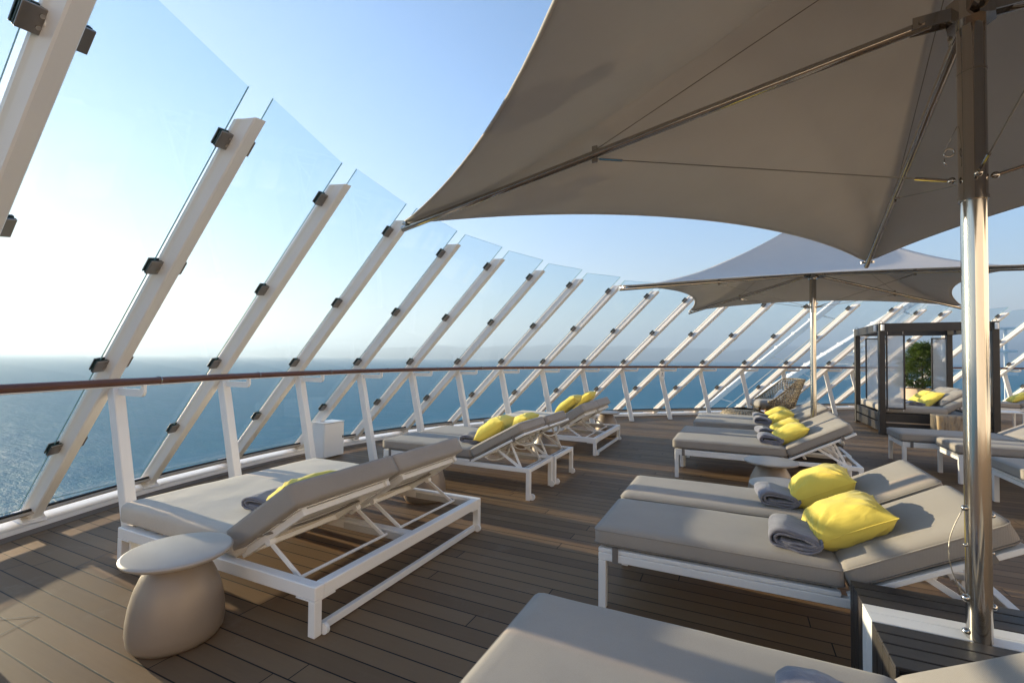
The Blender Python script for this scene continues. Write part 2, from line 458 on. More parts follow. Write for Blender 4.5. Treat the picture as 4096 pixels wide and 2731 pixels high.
def towel_mesh(name, mat='towel', Lx=.25, W=.30, H=.115, turns=2.45, seed=3):
    """towel folded over itself: a flattened spiral seen from the side, drawn out along its width"""
    b = MB(); bm = b.bm
    th = .0125; n = 150
    path = []
    for i in range(n+1):
        q = i/n; ang = math.pi*.1 - q*turns*2*math.pi
        k = 1-q*.80
        rx, rz = Lx/2*(1-q*.24)-q*.012, (H/2-th*.6)*k+.004
        c, s_ = math.cos(ang), math.sin(ang)
        e = .62
        x = math.copysign(abs(c)**e, c)*rx; z = math.copysign(abs(s_)**.9, s_)*rz
        slope = -.030*(x/Lx+.2)
        x += .01*q
        z += slope*(1 if z > 0 else .1)+.007*math.sin(x*38+seed)*(1-q)
        path.append(V((x, 0, z+H/2)))
    # loose tail at the bottom that runs out past the fold
    head = [V((Lx/2+.035, 0, .010)), V((Lx/2+.050, 0, .020)), V((Lx/2+.038, 0, .032)), V((Lx/2+.01, 0, .026))]
    m = 12
    rows = []
    for p_i, p in enumerate(path):
        a = path[max(0, p_i-1)]; c = path[min(n, p_i+1)]
        t = (c-a).normalized(); nrm = V((-t.z, 0, t.x))
        rows.append((p, nrm))
    def surf(side):
        G = []
        for (p, nrm) in rows:
            r = []
            for j in range(m+1):
                y = -W/2+W*j/m
                q = p+nrm*(side*th/2)
                q = V((q.x*(1-.015*math.sin(j*.9+seed)), y+.006*noise.noise(V((p.x*20, p.z*30, seed))), q.z))
                q += noise.noise_vector(V((q.x*14, q.y*14, q.z*14+seed)))*.0065+noise.noise_vector(V((q.x*45, q.y*45, q.z*45+seed)))*.0022
                r.append(bm.verts.new(q))
            G.append(r)
        return G
    A, B = surf(1), surf(-1)
    for i in range(n):
        for j in range(m):
            bm.faces.new((A[i][j], A[i+1][j], A[i+1][j+1], A[i][j+1]))
            bm.faces.new((B[i][j+1], B[i+1][j+1], B[i+1][j], B[i][j]))
        bm.faces.new((A[i][0], B[i][0], B[i+1][0], A[i+1][0])); bm.faces.new((A[i+1][m], B[i+1][m], B[i][m], A[i][m]))
    for i in (0, n):
        for j in range(m): bm.faces.new((A[i][j], A[i][j+1], B[i][j+1], B[i][j]))
    o = b.build(name, mat, smooth=True)
    return o

# ------------------------------------------------------------------ windscreen (fence) data: foot points of the clamp line
LEAN = .97875
FEET = [(-4.93, -.24), (-5.28, .80), (-5.619, 1.784), (-5.941, 2.826), (-6.11, 3.872), (-6.182, 4.971), (-6.05, 5.975), (-5.84, 7.042), (-5.50, 8.092), (-5.04, 9.12),
        (-4.47, 10.17), (-3.80, 11.20), (-3.02, 12.03), (-2.139, 12.84), (-1.171, 13.60), (-.159, 14.42), (.93, 15.28), (1.751, 16.45), (2.52, 17.22), (3.36, 17.90), (4.20, 18.50), (5.15, 19.05), (6.2, 19.5), (7.3, 19.85), (8.5, 20.1), (9.8, 20.3)]
LV = V((LEAN, 0, 1)).normalized(); LLEN = math.sqrt(1+LEAN*LEAN)
def foot(i): return V((FEET[i][0], FEET[i][1], 0))
AX = []
for i in range(len(FEET)):
    a = foot(max(0, i-1)); b = foot(min(len(FEET)-1, i+1)); c = (b-a).normalized()
    w = (c-LV*c.dot(LV)).normalized(); n_ = LV.cross(w).normalized()     # n_ points outboard/up
    if n_.z < 0: n_ = -n_
    AX.append((w, n_))
def axis_pt(i, z, w_off=.08, n_off=0):       # point on mullion i at clamp-line height z
    w, n_ = AX[i]; return foot(i)+LV*(z*LLEN)+w*w_off+n_*n_off

ordn = ['zeroth', 'first', 'second', 'third', 'fourth', 'fifth', 'sixth', 'seventh', 'eighth', 'ninth', 'tenth', 'eleventh', 'twelfth', 'thirteenth', 'fourteenth',
        'fifteenth', 'sixteenth', 'seventeenth', 'eighteenth', 'nineteenth', 'twentieth', 'twenty-first', 'twenty-second', 'twenty-third', 'twenty-fourth', 'twenty-fifth']
# ---- shared meshes of the mullion
ML0, MLZ = .04*LLEN, 2.925*LLEN
sec = [(.052, .024), (.058, .018), (.058, -.002), (.051, -.014), (.047, -.026), (.043, -.086), (.035, -.095)]
sec = sec+[(-w_, z_) for w_, z_ in sec[::-1]]
mb = MB(); mb.prism([(ML0, w_, z_) for w_, z_ in sec], (MLZ-ML0, 0, 0))
for v in mb.bm.verts:
    if v.co.x > MLZ-.05: v.co.x += (.024-v.co.z)*.9
mull = mb.build('mullion', 'ship_white', smooth=True, auto=28); mull_me = mull.data
bpy.data.objects.remove(mull)
mb = MB()
mb.box((-.056, -.046, -.026), (.056, .046, -.016), .003); mb.box((-.056, -.046, .010), (.056, .046, .019), .003); mb.box((-.050, -.046, -.017), (.050, -.036, .011))
cl = mb.build('clamp', 'clamp', smooth=True, auto=35); cl_me = cl.data; bpy.data.objects.remove(cl)
mb = MB(); mb.box((-.054, -.035, -.0155), (.054, .047, -.0055), .002); mb.box((-.054, -.035, .0055), (.054, .047, .0095), 0)
ga = mb.build('gasket', 'gasket'); ga_me = ga.data; bpy.data.objects.remove(ga)
mb = MB()
for x in (-.025, .025):
    mb.cyl((x, -.022, -.0255), (x, -.022, -.0295), .010, seg=14)
bo = mb.build('bolt', 'steel_dull'); bo_me = bo.data; bpy.data.objects.remove(bo)
mb = MB(); mb.cyl((0, -.050, -.030), (0, -.034, -.024), .014, seg=12)
lug = mb.build('clamp_stub', 'ship_white', smooth=True, auto=40); lug_me = lug.data; bpy.data.objects.remove(lug)
ZC = [.751, 1.422, 2.101, 2.832]
STRUT_BASE = {}
for i in range(len(FEET)):
    w, n_ = AX[i]
    k = i  # index 1 is the partly seen frame at the left edge
    f0 = foot(i)+V((0, .082, 0))
    if i == 0: lab = 'white slanted windscreen frame outside the picture at the far left'
    elif i == 1: lab = 'big white slanted windscreen frame cut off by the left edge of the photo'
    else: lab = 'white slanted windscreen frame with clamps, %s full one from the left edge' % ordn[i-1]
    if i == 17: lab = 'white slanted windscreen frame whose strut stands just left of the dark cabana'
    root = thing('windscreen_frame', lab, 'windscreen frame', f0, 0, 'slanted frames of the glass windscreen')
    inv = Matrix.Translation(-f0)
    Mw = inv @ frame(foot(i)+w*.08, LV, w, n_)
    mu = link('mullion', mull_me, root, Mw)
    for zc in ZC:
        for sd in (-1, 1):
            Mc = inv @ frame(foot(i)+LV*(zc*LLEN)+w*(.08+sd*.08), LV*sd, w*sd, n_)
            c = link('clamp', cl_me, root, Mc)
            link('gasket', ga_me, c, Matrix.Identity(4)); link('stub', lug_me, c, Matrix.Identity(4))
            if i < 9: link('bolt', bo_me, c, Matrix.Identity(4))
    # inner strut from deck to mullion, slightly wider at the foot
    top = axis_pt(i, 1.17, .10, -.10); top = V((top.x+.0, top.y, 1.24)); 
    bx = foot(i).x+1.57; by = foot(i).y+.165
    base = V((bx, by, -.01))
    STRUT_BASE[i] = base
    tx = foot(i).x+1.17*LEAN+.12
    mb = MB(); mb.bar(base, (tx+.055, by-.03, 1.235), .075, .100, up=(1, 0, 0), bev=.006)
    mb.build('strut', 'ship_white', root, inv)
    # rail bracket: flat arm that hooks up to the handrail
    rx = foot(i).x+1.705
    mb = MB(); y = by-.03
    prof = [(tx+.08, 1.185), (rx-.03, 1.185), (rx+.005, 1.195), (rx+.02, 1.220), (rx+.02, 1.277), (rx-.015, 1.277), (rx-.015, 1.250), (rx-.03, 1.240), (tx+.08, 1.240)]
    mb.prism([(a, y-.010, b) for a, b in prof], (0, .020, 0)); mb.build('rail_bracket', 'ship_white', root, inv)
    # wedge foot on the kerb
    mb = MB(); fx = foot(i).x
    Mf = frame(V((0, 0, 0)), (1, 0, 0), (0, 1, 0), (0, 0, 1))
    mb.prism([(fx-.10, f0.y-.075, .055), (fx+.22, f0.y-.075, .055), (fx+.21, f0.y-.075, .068), (fx+.10, f0.y-.075, .13), (fx-.02, f0.y-.075, .13)], (0, .15, 0))
    mb.build('foot_bracket', 'ship_white', root, inv)

# glass panes between neighbouring frames
for i in range(len(FEET)-1):
    g = .095
    def cor(j, z, s): 
        w, n_ = AX[j]; return foot(j)+LV*(z*LLEN)+w*(.08+s*g)+n_*(-.002)
    w1, n1 = AX[i]
    z0, z1 = .185, 3.09
    q = [cor(i, z0, 1), cor(i+1, z0, -1), cor(i+1, z1, -1), cor(i, z1, 1)]
    nn = (q[1]-q[0]).cross(q[3]-q[0]).normalized(); t = .010
    if i == 0: lab = 'clear glass pane at the far left edge, left of the cut-off windscreen frame'
    elif i == 1: lab = 'large clear glass pane between the cut-off frame and the first full frame'
    elif i == 17: lab = 'clear glass pane above the cabana roof, right of the frame with the wide strut'
    else: lab = 'clear glass windscreen pane right of the %s full slanted frame' % ordn[i-1]
    pane = MB()
    cen = sum((v for v in q), V())/4
    A = [v-nn*t/2-cen for v in q]; B = [v+nn*t/2-cen for v in q]
    pane.poly(A); pane.poly(B[::-1])
    po = pane.build('glass_pane', 'glass'); po.location = cen
    tag(po, lab, 'glass pane', 'glass panes of the windscreen')
    e = MB()
    for a in range(4):
        b_ = (a+1) % 4; e.poly([A[a], A[b_], B[b_], B[a]])
    e.build('edge', 'glass_edge', po)

# kerb: low white trough, floating beige ledge with black gasket, outer white ledge
def offs(i, d, z):            # point offset inboard from the foot line
    a = foot(max(0, i-1)); b = foot(min(len(FEET)-1, i+1)); c = (b-a).normalized(); nrm = V((c.y, -c.x, 0))
    p = foot(i)+nrm*d; p.z = z; return p
def sweep(prof, mat, name, parent=None, i0=0, i1=len(FEET)-1, sub=4):
    def cr(p0, p1, p2, p3, t):
        return .5*((2*p1)+(-p0+p2)*t+(2*p0-5*p1+4*p2-p3)*t*t+(-p0+3*p1-3*p2+p3)*t**3)
    secs = []
    for i in range(i0, i1+1):
        for s in range(sub if i < i1 else 1):
            t = s/sub; row = []
            for d, z in prof:
                P = [offs(max(i0, min(i1, i+k)), d, z) for k in (-1, 0, 1, 2)]
                row.append(cr(*P, t))
            secs.append(row)
    b = MB(); n = len(prof)
    rows = [[b.bm.verts.new(p) for p in r] for r in secs]
    for A, B_ in zip(rows, rows[1:]):
        for k in range(n): b.bm.faces.new((A[k], A[(k+1) % n], B_[(k+1) % n], B_[k]))
    b.bm.faces.new(rows[0]); b.bm.faces.new(rows[-1][::-1])
    return b.build(name, mat, parent, smooth=True, auto=30)
kerb = thing('windscreen_kerb', 'low white kerb with a beige ledge running along the foot of the windscreen', 'kerb')
sweep([(.235, -.02), (.235, .045), (.215, .05), (.12, .055), (-.02, .060), (-.10, .045), (-.12, .02), (-.12, -.30), (.0, -.30)], 'ship_white', 'trough', kerb)
sweep([(.115, .092), (.135, .098), (.255, .142), (.262, .150), (.232, .168), (.215, .162), (.115, .125)], 'beige', 'ledge', kerb)
sweep([(.228, .168), (.240, .163), (.246, .180), (.230, .185)], 'rubber', 'glass_gasket', kerb)
mg = sweep([(.236, -.03), (.236, .006), (.360, .006), (.360, -.03)], 'margin', 'margin_plank'); tag(mg, kind='structure')

# handrail
rail = thing('handrail', 'long dark brown round handrail curving along the whole windscreen', 'handrail')
RX = [V((FEET[i][0]+1.705, FEET[i][1]+.13, 1.302)) for i in range(len(FEET))]
def crp(P, i, t):
    p0, p1, p2, p3 = P[max(0, i-1)], P[i], P[min(len(P)-1, i+1)], P[min(len(P)-1, i+2)]
    return .5*((2*p1)+(-p0+p2)*t+(2*p0-5*p1+4*p2-p3)*t*t+(-p0+3*p1-3*p2+p3)*t**3)
path = [crp(RX, i, s/5) for i in range(len(RX)-1) for s in range(5)]+[RX[-1]]
MB().tube(path, .03, 16, flat=(.031, .027)).build('rail', 'rail', rail, smooth=True)
mb = MB()
mb.tube([p-V((0, 0, .028)) for p in path], .01, 8, flat=(.014, .006)); mb.build('rail_bead', 'ship_white', rail, smooth=True)
for i in range(len(RX)-1):
    p = crp(RX, i, .12); q = crp(RX, i, .13); d = (q-p).normalized()
    MB().cyl(p-d*.004, p+d*.004, .0318, seg=20).build('joint_ring', 'steel_dull', rail, smooth=True, auto=40)

# ------------------------------------------------------------------ deck, sea, hills, haze
b = MB()
pts = [offs(i, .30, 0) for i in range(len(FEET))]
pts = [V((-4.9, -9, 0))]+pts+[V((30, 21, 0)), V((30, -9, 0))]
b.poly([(p.x, p.y, 0) for p in pts]); bmesh.ops.triangulate(b.bm, faces=b.bm.faces)
deck = b.build('deck', 'deck'); tag(deck, kind='structure')
# plank-inset diamonds (king planks) near the left strut are thin dark seams
def seam_line(a, b_, w=.006):
    a = V((*a, .003)); b_ = V((*b_, .003)); d = (b_-a).normalized(); n = V((-d.y, d.x, 0))*w/2
    return [a+n, b_+n, b_-n, a-n]
mb = MB()
for cx, cy in ((-4.10, 1.95), (STRUT_BASE[11].x, STRUT_BASE[11].y), (STRUT_BASE[12].x, STRUT_BASE[12].y), (-2.35, 1.95-.0), ):
    pass
for i in range(1, 18):
    c = STRUT_BASE[i]; x, y = c.x, c.y
    P4 = [(x-.12, y-.30), (x+.24, y-.02), (x+.12, y+.30), (x-.24, y+.02)]
    for a in range(4): mb.poly(seam_line(P4[a], P4[(a+1) % 4]))
sm = mb.build('deck_inlay_seams', 'rubber'); tag(sm, kind='structure')

SEAZ = -38.
b = MB(); b.lathe([(0, SEAZ), (60, SEAZ), (300, SEAZ), (1500, SEAZ), (6000, SEAZ), (30000, SEAZ)], 96)
sea = b.build('sea', 'sea'); tag(sea, kind='structure')

CAMZ = 1.5
FWD = V((-math.sin(R(25.6)), math.cos(R(25.6)), 0)); RGT = V((math.cos(R(25.6)), math.sin(R(25.6)), 0))
def dirpt(az_x, dist):        # az_x = tangent of the angle right of the view axis
    return FWD*dist+RGT*(az_x*dist)
def hills(name, prof, dist, depth, label=None):
    b = MB(); rows = []
    steps = 260; x0, x1 = prof[0][0], prof[-1][0]
    nr = 9
    for k in range(steps+1):
        x = x0+(x1-x0)*k/steps
        for (a, ha), (c, hc) in zip(prof, prof[1:]):
            if a <= x <= c: u = (x-a)/(c-a); u = u*u*(3-2*u); h = ha+(hc-ha)*u; break
        h += noise.noise(V((x*26, dist*.001, 0)))*16*min(1, h/120)+noise.noise(V((x*80, 1, 0)))*6*min(1, h/120)
        col = []
        for j in range(nr):
            q = j/(nr-1)
            prof_h = math.sin(min(1, q*1.45)*math.pi/2)**1.15 if q < .69 else max(0, 1-(q-.69)*1.6)
            d = dist+depth*(q-.6)
            hh = h*prof_h*(1+.16*noise.noise(V((x*18, q*5, dist)))) if 0 < j else -30
            p = dirpt(x, d); p.z = SEAZ+hh+(-5 if j == 0 else 0); col.append(b.bm.verts.new(p))
        rows.append(col)
    for A, B_ in zip(rows, rows[1:]):
        for j in range(nr-1): b.bm.faces.new((A[j], B_[j], B_[j+1], A[j+1]))
    o = b.build(name, 'hill', smooth=True); tag(o, kind='structure'); return o
f_ = 1068.5
def hp(lst, dist, hy=822.):     # silhouette read as angles -> real heights at the distance
    return [((x-1176)/f_, max(2, (hy+(x-1176)*.0086-y)/f_*dist-SEAZ+CAMZ)) for x, y in lst]
far = hp([(380, 818), (470, 814), (560, 808), (600, 803), (632, 796), (668, 796), (705, 806), (760, 804), (804, 805), (860, 802), (906, 798)], 17000)
hills('far_headland', [(-.78, 2)]+far+[(-.20, 200), (-.13, 2)], 17000, 4500)
near = hp([(820, 816), (906, 799), (994, 795), (1053, 799), (1097, 799), (1141, 795), (1214, 794), (1258, 792), (1317, 795), (1390, 795), (1493, 798), (1550, 800), (1609, 801), (1677, 806),
           (1716, 801), (1765, 795), (1814, 795), (1863, 797), (1921, 799), (1990, 797), (2080, 800), (2160, 798), (2230, 792), (2330, 783), (2420, 778), (2600, 790), (3000, 800)], 12500)
hills('coast_hills', [(-.36, 2)]+near, 12500, 5000)

# haze
hb = MB(); hb.box((-31000, -31000, SEAZ-2), (31000, 31000, 620))
hz = bpy.data.materials.new('haze_air'); hz.use_nodes = True; nt = hz.node_tree; nt.nodes.clear()
o_ = nt.nodes.new('ShaderNodeOutputMaterial'); pv = nt.nodes.new('ShaderNodeVolumePrincipled')
pv.inputs['Color'].default_value = (.64, .80, 1.0, 1); pv.inputs['Density'].default_value = 2.0e-4; pv.inputs['Anisotropy'].default_value = .35
nt.links.new(pv.outputs[0], o_.inputs['Volume'])
HAZE = hb.build('haze', hz); tag(HAZE, kind='stuff')

# ------------------------------------------------------------------ loungers
BA = R(28.5)
def back_M(px, pz, ang): return frame((px, 0, pz), (math.cos(ang), 0, math.sin(ang)), (0, 1, 0), (-math.sin(ang), 0, math.cos(ang)))
def make_lounger(label, group):
    W = .685; Ln = 1.955
    t = thing('sun_lounger', label, 'sun lounger', group=group)
    # base frame
    b = MB()
    for y in (.024, W-.024):
        b.bar((0.0, y, .312), (Ln, y, .312), .046, .046, bev=.004)
    b.bar((Ln-.023, .045, .315), (Ln-.023, W-.045, .315), .046, .040, up=UP, bev=.003)
    b.bar((.023, .045, .312), (.023, W-.045, .312), .046, .044, bev=.003)
    b.build('base_frame', 'white', t)
    for x in (.023, Ln-.023):
        for y in (.0245, W-.0245):
            MB().box((x-.0225, y-.0235, .004), (x+.0225, y+.0235, .2885), .003).build('leg', 'white', t)
    for y in (.05, W-.05):
        wh = MB(); wh.cyl((Ln+.006, y-.009+.0, .034), (Ln+.006, y+.009, .034), .034, seg=24)
        wh.build('wheel', 'white', t, smooth=True, auto=40)
    # sling frame of the seat
    b = MB()
    for y in (.022, W-.022): b.bar((0, y, .349), (1.215, y, .349), .040, .024, bev=.003)
    b.bar((.02, .04, .349), (.02, W-.04, .349), .036, .022, bev=.003); b.bar((1.19, .04, .349), (1.19, W-.04, .349), .036, .022, bev=.003)
    b.build('seat_frame', 'white', t)
    MB().box((.035, .04, .356), (1.18, W-.04, .3605)).build('seat_sling', 'sling', t)
    BM = back_M(1.245, .345, BA)
    b = MB(); bl = .735
    for y in (.022, W-.022): b.box((0, y-.020, -.013), (bl, y+.020, .013), .003, BM)
    b.box((bl-.04, .042, -.011), (bl-.002, W-.042, .011), .002, BM); b.box((0.02, .042, -.011), (.055, W-.042, .011), .002, BM)
    b.build('backrest_frame', 'white', t)
    MB().box((.05, .042, .0065), (bl-.04, W-.042, .0105), 0, BM).build('back_sling', 'sling', t)
    # bowed cross supports under the back
    for xx in (.16, .58):
        pts = []
        for k in range(15):
            q = k/14; pts.append(BM @ V((xx, .045+(W-.09)*q, -.022-.085*math.sin(q*math.pi)**.55)))
        MB().tube(pts, .009, 8, flat=(.016, .007)).build('bow_support', 'white', t, smooth=True)
    for y in (.060, W-.060):
        a = BM @ V((.33, y, -.012))
        MB().bar(a, (1.245+.70-.13, y, .325), .028, .012, up=(0, 1, 0)).build('side_strut', 'white', t)
    piv = BM @ V((.50, 0, -.015))
    for y in (.085, W-.085): MB().bar((piv.x, y, piv.z), (1.825, y, .300), .012, .024, up=(1, 0, 1), bev=.002).build('prop_arm', 'white', t)
    MB().cyl((1.828, .05, .300), (1.828, W-.05, .300), .009, seg=12).build('prop_rod', 'white', t, smooth=True, auto=40)
    for y in (.052, W-.052): MB().box((1.42, y-.004, .296), (1.88, y+.004, .326), .002).build('ratchet_rail', 'brace_grey', t)
    # cushions
    sc1 = cushion_mb((-.03, .004, .366), (1.235, W-.004, .484), .030, .006, 1).build('seat_cushion', 'cushion', t, smooth=True)
    seam((-.03, .004), (1.235, W-.004), .034, .386, sc1, 'strap'); seam((-.03, .004), (1.235, W-.004), .034, .463, sc1)
    bc1 = cushion_mb((.028, .004, .018), (.735, W-.004, .136), .030, .006, 2, M_=BM).build('back_cushion', 'cushion', t, smooth=True)
    seam((.028, .004), (.735, W-.004), .034, .038, bc1, 'strap', BM); seam((.028, .004), (.735, W-.004), .034, .115, bc1, 'cushion', BM)
    # fabric fold between the two cushions
    MB().tube([(1.245, .02+(W-.04)*k/12, .452-.004*math.sin(k)) for k in range(13)], .014, 8, flat=(.008, .022)).build('hinge_flap', 'cushion', t, smooth=True)
    # straps
    for x in (.085,):
        for y, s in ((-.003, -1), (W+.003, 1)):
            MB().box((x, y-.002, .285), (x+.034, y+.002, .375), 0).build('strap', 'strap', t)
    sp = BM @ V((.60, 0, 0))
    b = MB(); b.box((.58, -.006, -.018), (.612, -.001, .03), 0, BM); b.build('strap', 'strap', t)
    return t
sing = make_lounger('x', None)

def make_daybed(label, W=1.785, Ln=1.95):
    t = thing('double_daybed', label, 'daybed', group='double daybeds with two backrests')
    ZT, ZB = .272, .197
    b = MB()
    for y in (.032, W-.032): b.bar((0, y, (ZT+ZB)/2), (Ln, y, (ZT+ZB)/2), .062, ZT-ZB, bev=.005)
    for x in (.032, Ln-.032): b.bar((x, .0625, (ZT+ZB)/2), (x, W-.0625, (ZT+ZB)/2), .062, ZT-ZB-.001, bev=.004)
    b.bar((.062, W/2, .228), (Ln-.062, W/2, .228), .07, .06, bev=.004)
    b.build('base_frame', 'white', t)
    for x in (.026, Ln-.026):
        for y in (.026, W-.026):
            MB().box((x-.025, y-.025, .003), (x+.025, y+.025, .190), .003).build('leg', 'white', t)
            b = MB(); sx = 1 if x < 1 else -1; sy = 1 if y < 1 else -1
            x0, x1 = sorted((x-.024*sx, x+.12*sx)); y0, y1 = sorted((y-.025*sy, y+.025*sy)); b.box((x0, y0, .1885), (x1, y1, .1965), .001)
            x0, x1 = sorted((x-.024*sx, x+.025*sx)); y0, y1 = sorted((y+.0255*sy, y+.12*sy)); b.box((x0, y0, .1885), (x1, y1, .1965), .001)
            b.build('corner_plate', 'white', t)
    for x in (.026, Ln-.030): MB().bar((x, .05, .030), (x, W-.05, .030), .034, .042, bev=.003).build('sled_bar', 'white', t)
    for y in (.065, W-.065):
        MB().cyl((Ln+.004, y-.01, .032), (Ln+.004, y+.01, .032), .030, seg=20).build('wheel', 'white', t, smooth=True, auto=40)
    # seat base and slatted seat
    b = MB()
    for k in range(7): b.box((.10+k*.165, .064, .258), (.20+k*.165, W-.064, .271), .002)
    b.build('seat_slats', 'white', t)
    cushion_mb((-.05, .02, .282), (1.275, W-.02, .430), .045, .018, 5, lump=.007).build('seat_cushion', 'mattress', t, smooth=True)
    A = R(33)
    BM = back_M(1.245, .285, A)
    for q in (0, 1):
        y0 = .02 if q == 0 else W/2+.004; y1 = W/2-.004 if q == 0 else W-.02
        bc = cushion_mb((.005, y0, .030), (.665, y1, .172), .016, .006, 8+q, M_=BM).build('back_cushion', 'mattress' if 0 else 'cushion', t, smooth=True)
        b = MB()
        for y in (y0+.085, y1-.085): b.box((-.02, y-.018, -.02), (.60, y+.018, .022), .003, BM)
        b.box((.01, y0+.104, -.016), (.045, y1-.104, .018), .002, BM); b.box((.545, y0+.104, -.016), (.58, y1-.104, .018), .002, BM)
        b.build('backrest_frame', 'white', t)
        b = MB()
        for k in range(3): b.box((.04+k*.20, y0+.05, .0235), (.195+k*.20, y1-.05, .0285), .001, BM)
        b.build('backrest_slats', 'white', t)
        MB().tube([BM @ V((.30, y0+.03+(y1-y0-.06)*k/10, .012-.022*math.sin(k/10*math.pi))) for k in range(11)], .01, 8, flat=(.016, .005)).build('strap', 'strap', t, smooth=True)
        for y in (y0+.085, y1-.085):
            p = BM @ V((.235, y, -.03))
            MB().bar(p, (1.715, y, .235), .014, .026, up=(1, 0, 1), bev=.002).build('prop_arm', 'white', t)
            MB().cyl((p.x, y-.020, p.z+.006), (p.x, y+.020, p.z+.006), .024, seg=18).build('pivot', 'white', t, smooth=True, auto=40)
        MB().cyl((1.715, y0+.05, .235), (1.715, y1-.05, .235), .010, seg=12).build('prop_rod', 'white', t, smooth=True, auto=40)
        for y in (y0+.047, y1-.045): MB().box((1.30, y-.003, .205), (1.86, y+.003, .25), .001).build('ratchet_rail', 'brace_grey', t)
    return t
db1 = make_daybed('large white double daybed in the left foreground with its seat in the sun'); db1.location = (-3.955, 1.800, 0)
db3 = clone(db1, (-3.87, 7.02, 0), 0, 'white double daybed farthest back in the left row, by the windscreen struts')
db3.scale = (1, .93, 1)

GL = 'single sun loungers on the deck'
sing['label'] = 'grey lounger with the biggest yellow pillow, beside the slatted parasol box'; sing['group'] = GL
sing.location = (-.745, 2.785, 0)
LO = {'R1a': sing}
def lg(key, x, y, rz, lab): LO[key] = clone(sing, (x, y, 0), rz, lab, GL)
lg('R1b', -.750, 3.525, 0, 'grey lounger between the near parasol lounger and the round tables on the right')
lg('R2a', -.690, 6.245, 0, 'grey lounger just behind the round table on the right, nearer one of the middle pair')
lg('R2b', -.670, 6.935, 0, 'grey lounger with a shaded seat, farther one of the middle pair on the right')
lg('R3a', -.590, 8.20, 0, 'grey lounger behind the second umbrella pole, nearer one of the back pair on the right')
lg('R3b', -.590, 8.89, 0, 'grey lounger farthest back on the right, just in front of the woven chair')
lg('L2a', -3.890, 4.495, 0, 'lounger right behind the big daybed in the left row, nearer one of the pair')
lg('L2b', -3.870, 5.205, 0, 'second lounger behind the big daybed in the left row, farther one of the pair')
lg('NC', -.760, 1.245, 0, 'large grey lounger cut off by the bottom edge with the towel at the bottom')
lg('R4', 2.13, 8.32, 0, 'lounger at the right in front of the wooden cube, its foot end seen')
lg('R5', 2.47, 7.52, 0, 'lounger at the right behind the steel pole with a big yellow pillow at the edge')
lg('R6', 2.50, 6.12, 0, 'lounger cut off by the right edge, lowest of the three there')
lg('F', 5.05, 15.6, 0, 'distant lounger by the windscreen right of the dark cabana')

# ------------------------------------------------------------------ pillows and towels
def pill(name, loc, sx, sy, t, tilt, yaw, seed, label, mat='yellow', group=None, roll=0):
    o = pillow_mesh(name, sx/2, sy/2, t/2, seed, mat)
    o.rotation_euler = (roll, -tilt, yaw); o.location = loc
    tag(o, label, 'pillow', group); return o
GY_ = 'yellow throw pillows'
def on_back(key, dx=.33, dy=0, sx=.40, sy=.39, th=.20, seed=1, lab='', tilt=None, yaw=0, roll=0, lift=0):
    lift += (th-.16)/2
    l = LO[key].location
    p = V((1.245+dx*math.cos(BA)-(.128+.066)*math.sin(BA), .3425+dy, .345+dx*math.sin(BA)+(.128+.066+lift)*math.cos(BA)))
    return pill('throw_pillow', l+p, sx, sy, th, BA if tilt is None else tilt, yaw, seed, lab, group=GY_, roll=roll)
on_back('R1a', .16, .02, .405, .42, .22, 1, 'biggest yellow pillow, on the near grey lounger left of the steel pole', yaw=R(2))
on_back('R1b', .15, .03, .41, .41, .235, 2, 'yellow pillow on the farther lounger of the near pair, above the biggest pillow', yaw=R(-3))
on_back('R2a', .15, 0, .41, .39, .20, 3, 'yellow pillow of the middle pair, the nearer and lower one', yaw=R(2))
on_back('R2b', .13, -.02, .40, .39, .19, 4, 'yellow pillow of the middle pair, the farther one', yaw=R(-4))
on_back('R3a', .10, 0, .40, .39, .19, 5, 'yellow pillow of the back pair on the right, with a dark dot at its tip')
on_back('R3b', .09, .0, .38, .38, .19, 6, 'small-looking yellow pillow of the back pair, closest to the woven chair', yaw=R(5))
on_back('L2a', .22, .02, .42, .40, .21, 7, 'yellow pillow on the nearer lounger behind the big daybed', yaw=R(4), tilt=R(34), lift=.03)
on_back('L2b', .22, .0, .42, .40, .20, 8, 'yellow pillow on the second lounger behind the big daybed', yaw=R(-2), tilt=R(32))
on_back('R5', .20, .0, .50, .42, .18, 9, 'yellow pillow at the right edge beside the steel pole', yaw=R(0), tilt=R(22))
on_back('F', .22, .0, .46, .36, .16, 10, 'tiny distant yellow pillow on the lounger right of the cabana')
pill('throw_pillow', (-3.955+1.13, 1.80+.58, .515), .40, .50, .15, R(38), R(0), 11, 'yellow pillow behind the near backrest of the big daybed', group=GY_)
pill('throw_pillow', (-3.955+1.15, 1.80+1.34, .490), .40, .46, .14, R(36), R(0), 12, 'yellow pillow just peeping over the far backrest of the big daybed', group=GY_)
pill('throw_pillow', (-3.87+1.36, 7.02+.42, .72), .46, .44, .17, R(40), R(0), 13, 'yellow pillow on the near side of the farthest left daybed', group=GY_)
pill('throw_pillow', (-3.87+1.40, 7.02+1.16, .74), .46, .44, .16, R(40), R(0), 14, 'yellow pillow on the far side of the farthest left daybed', group=GY_)

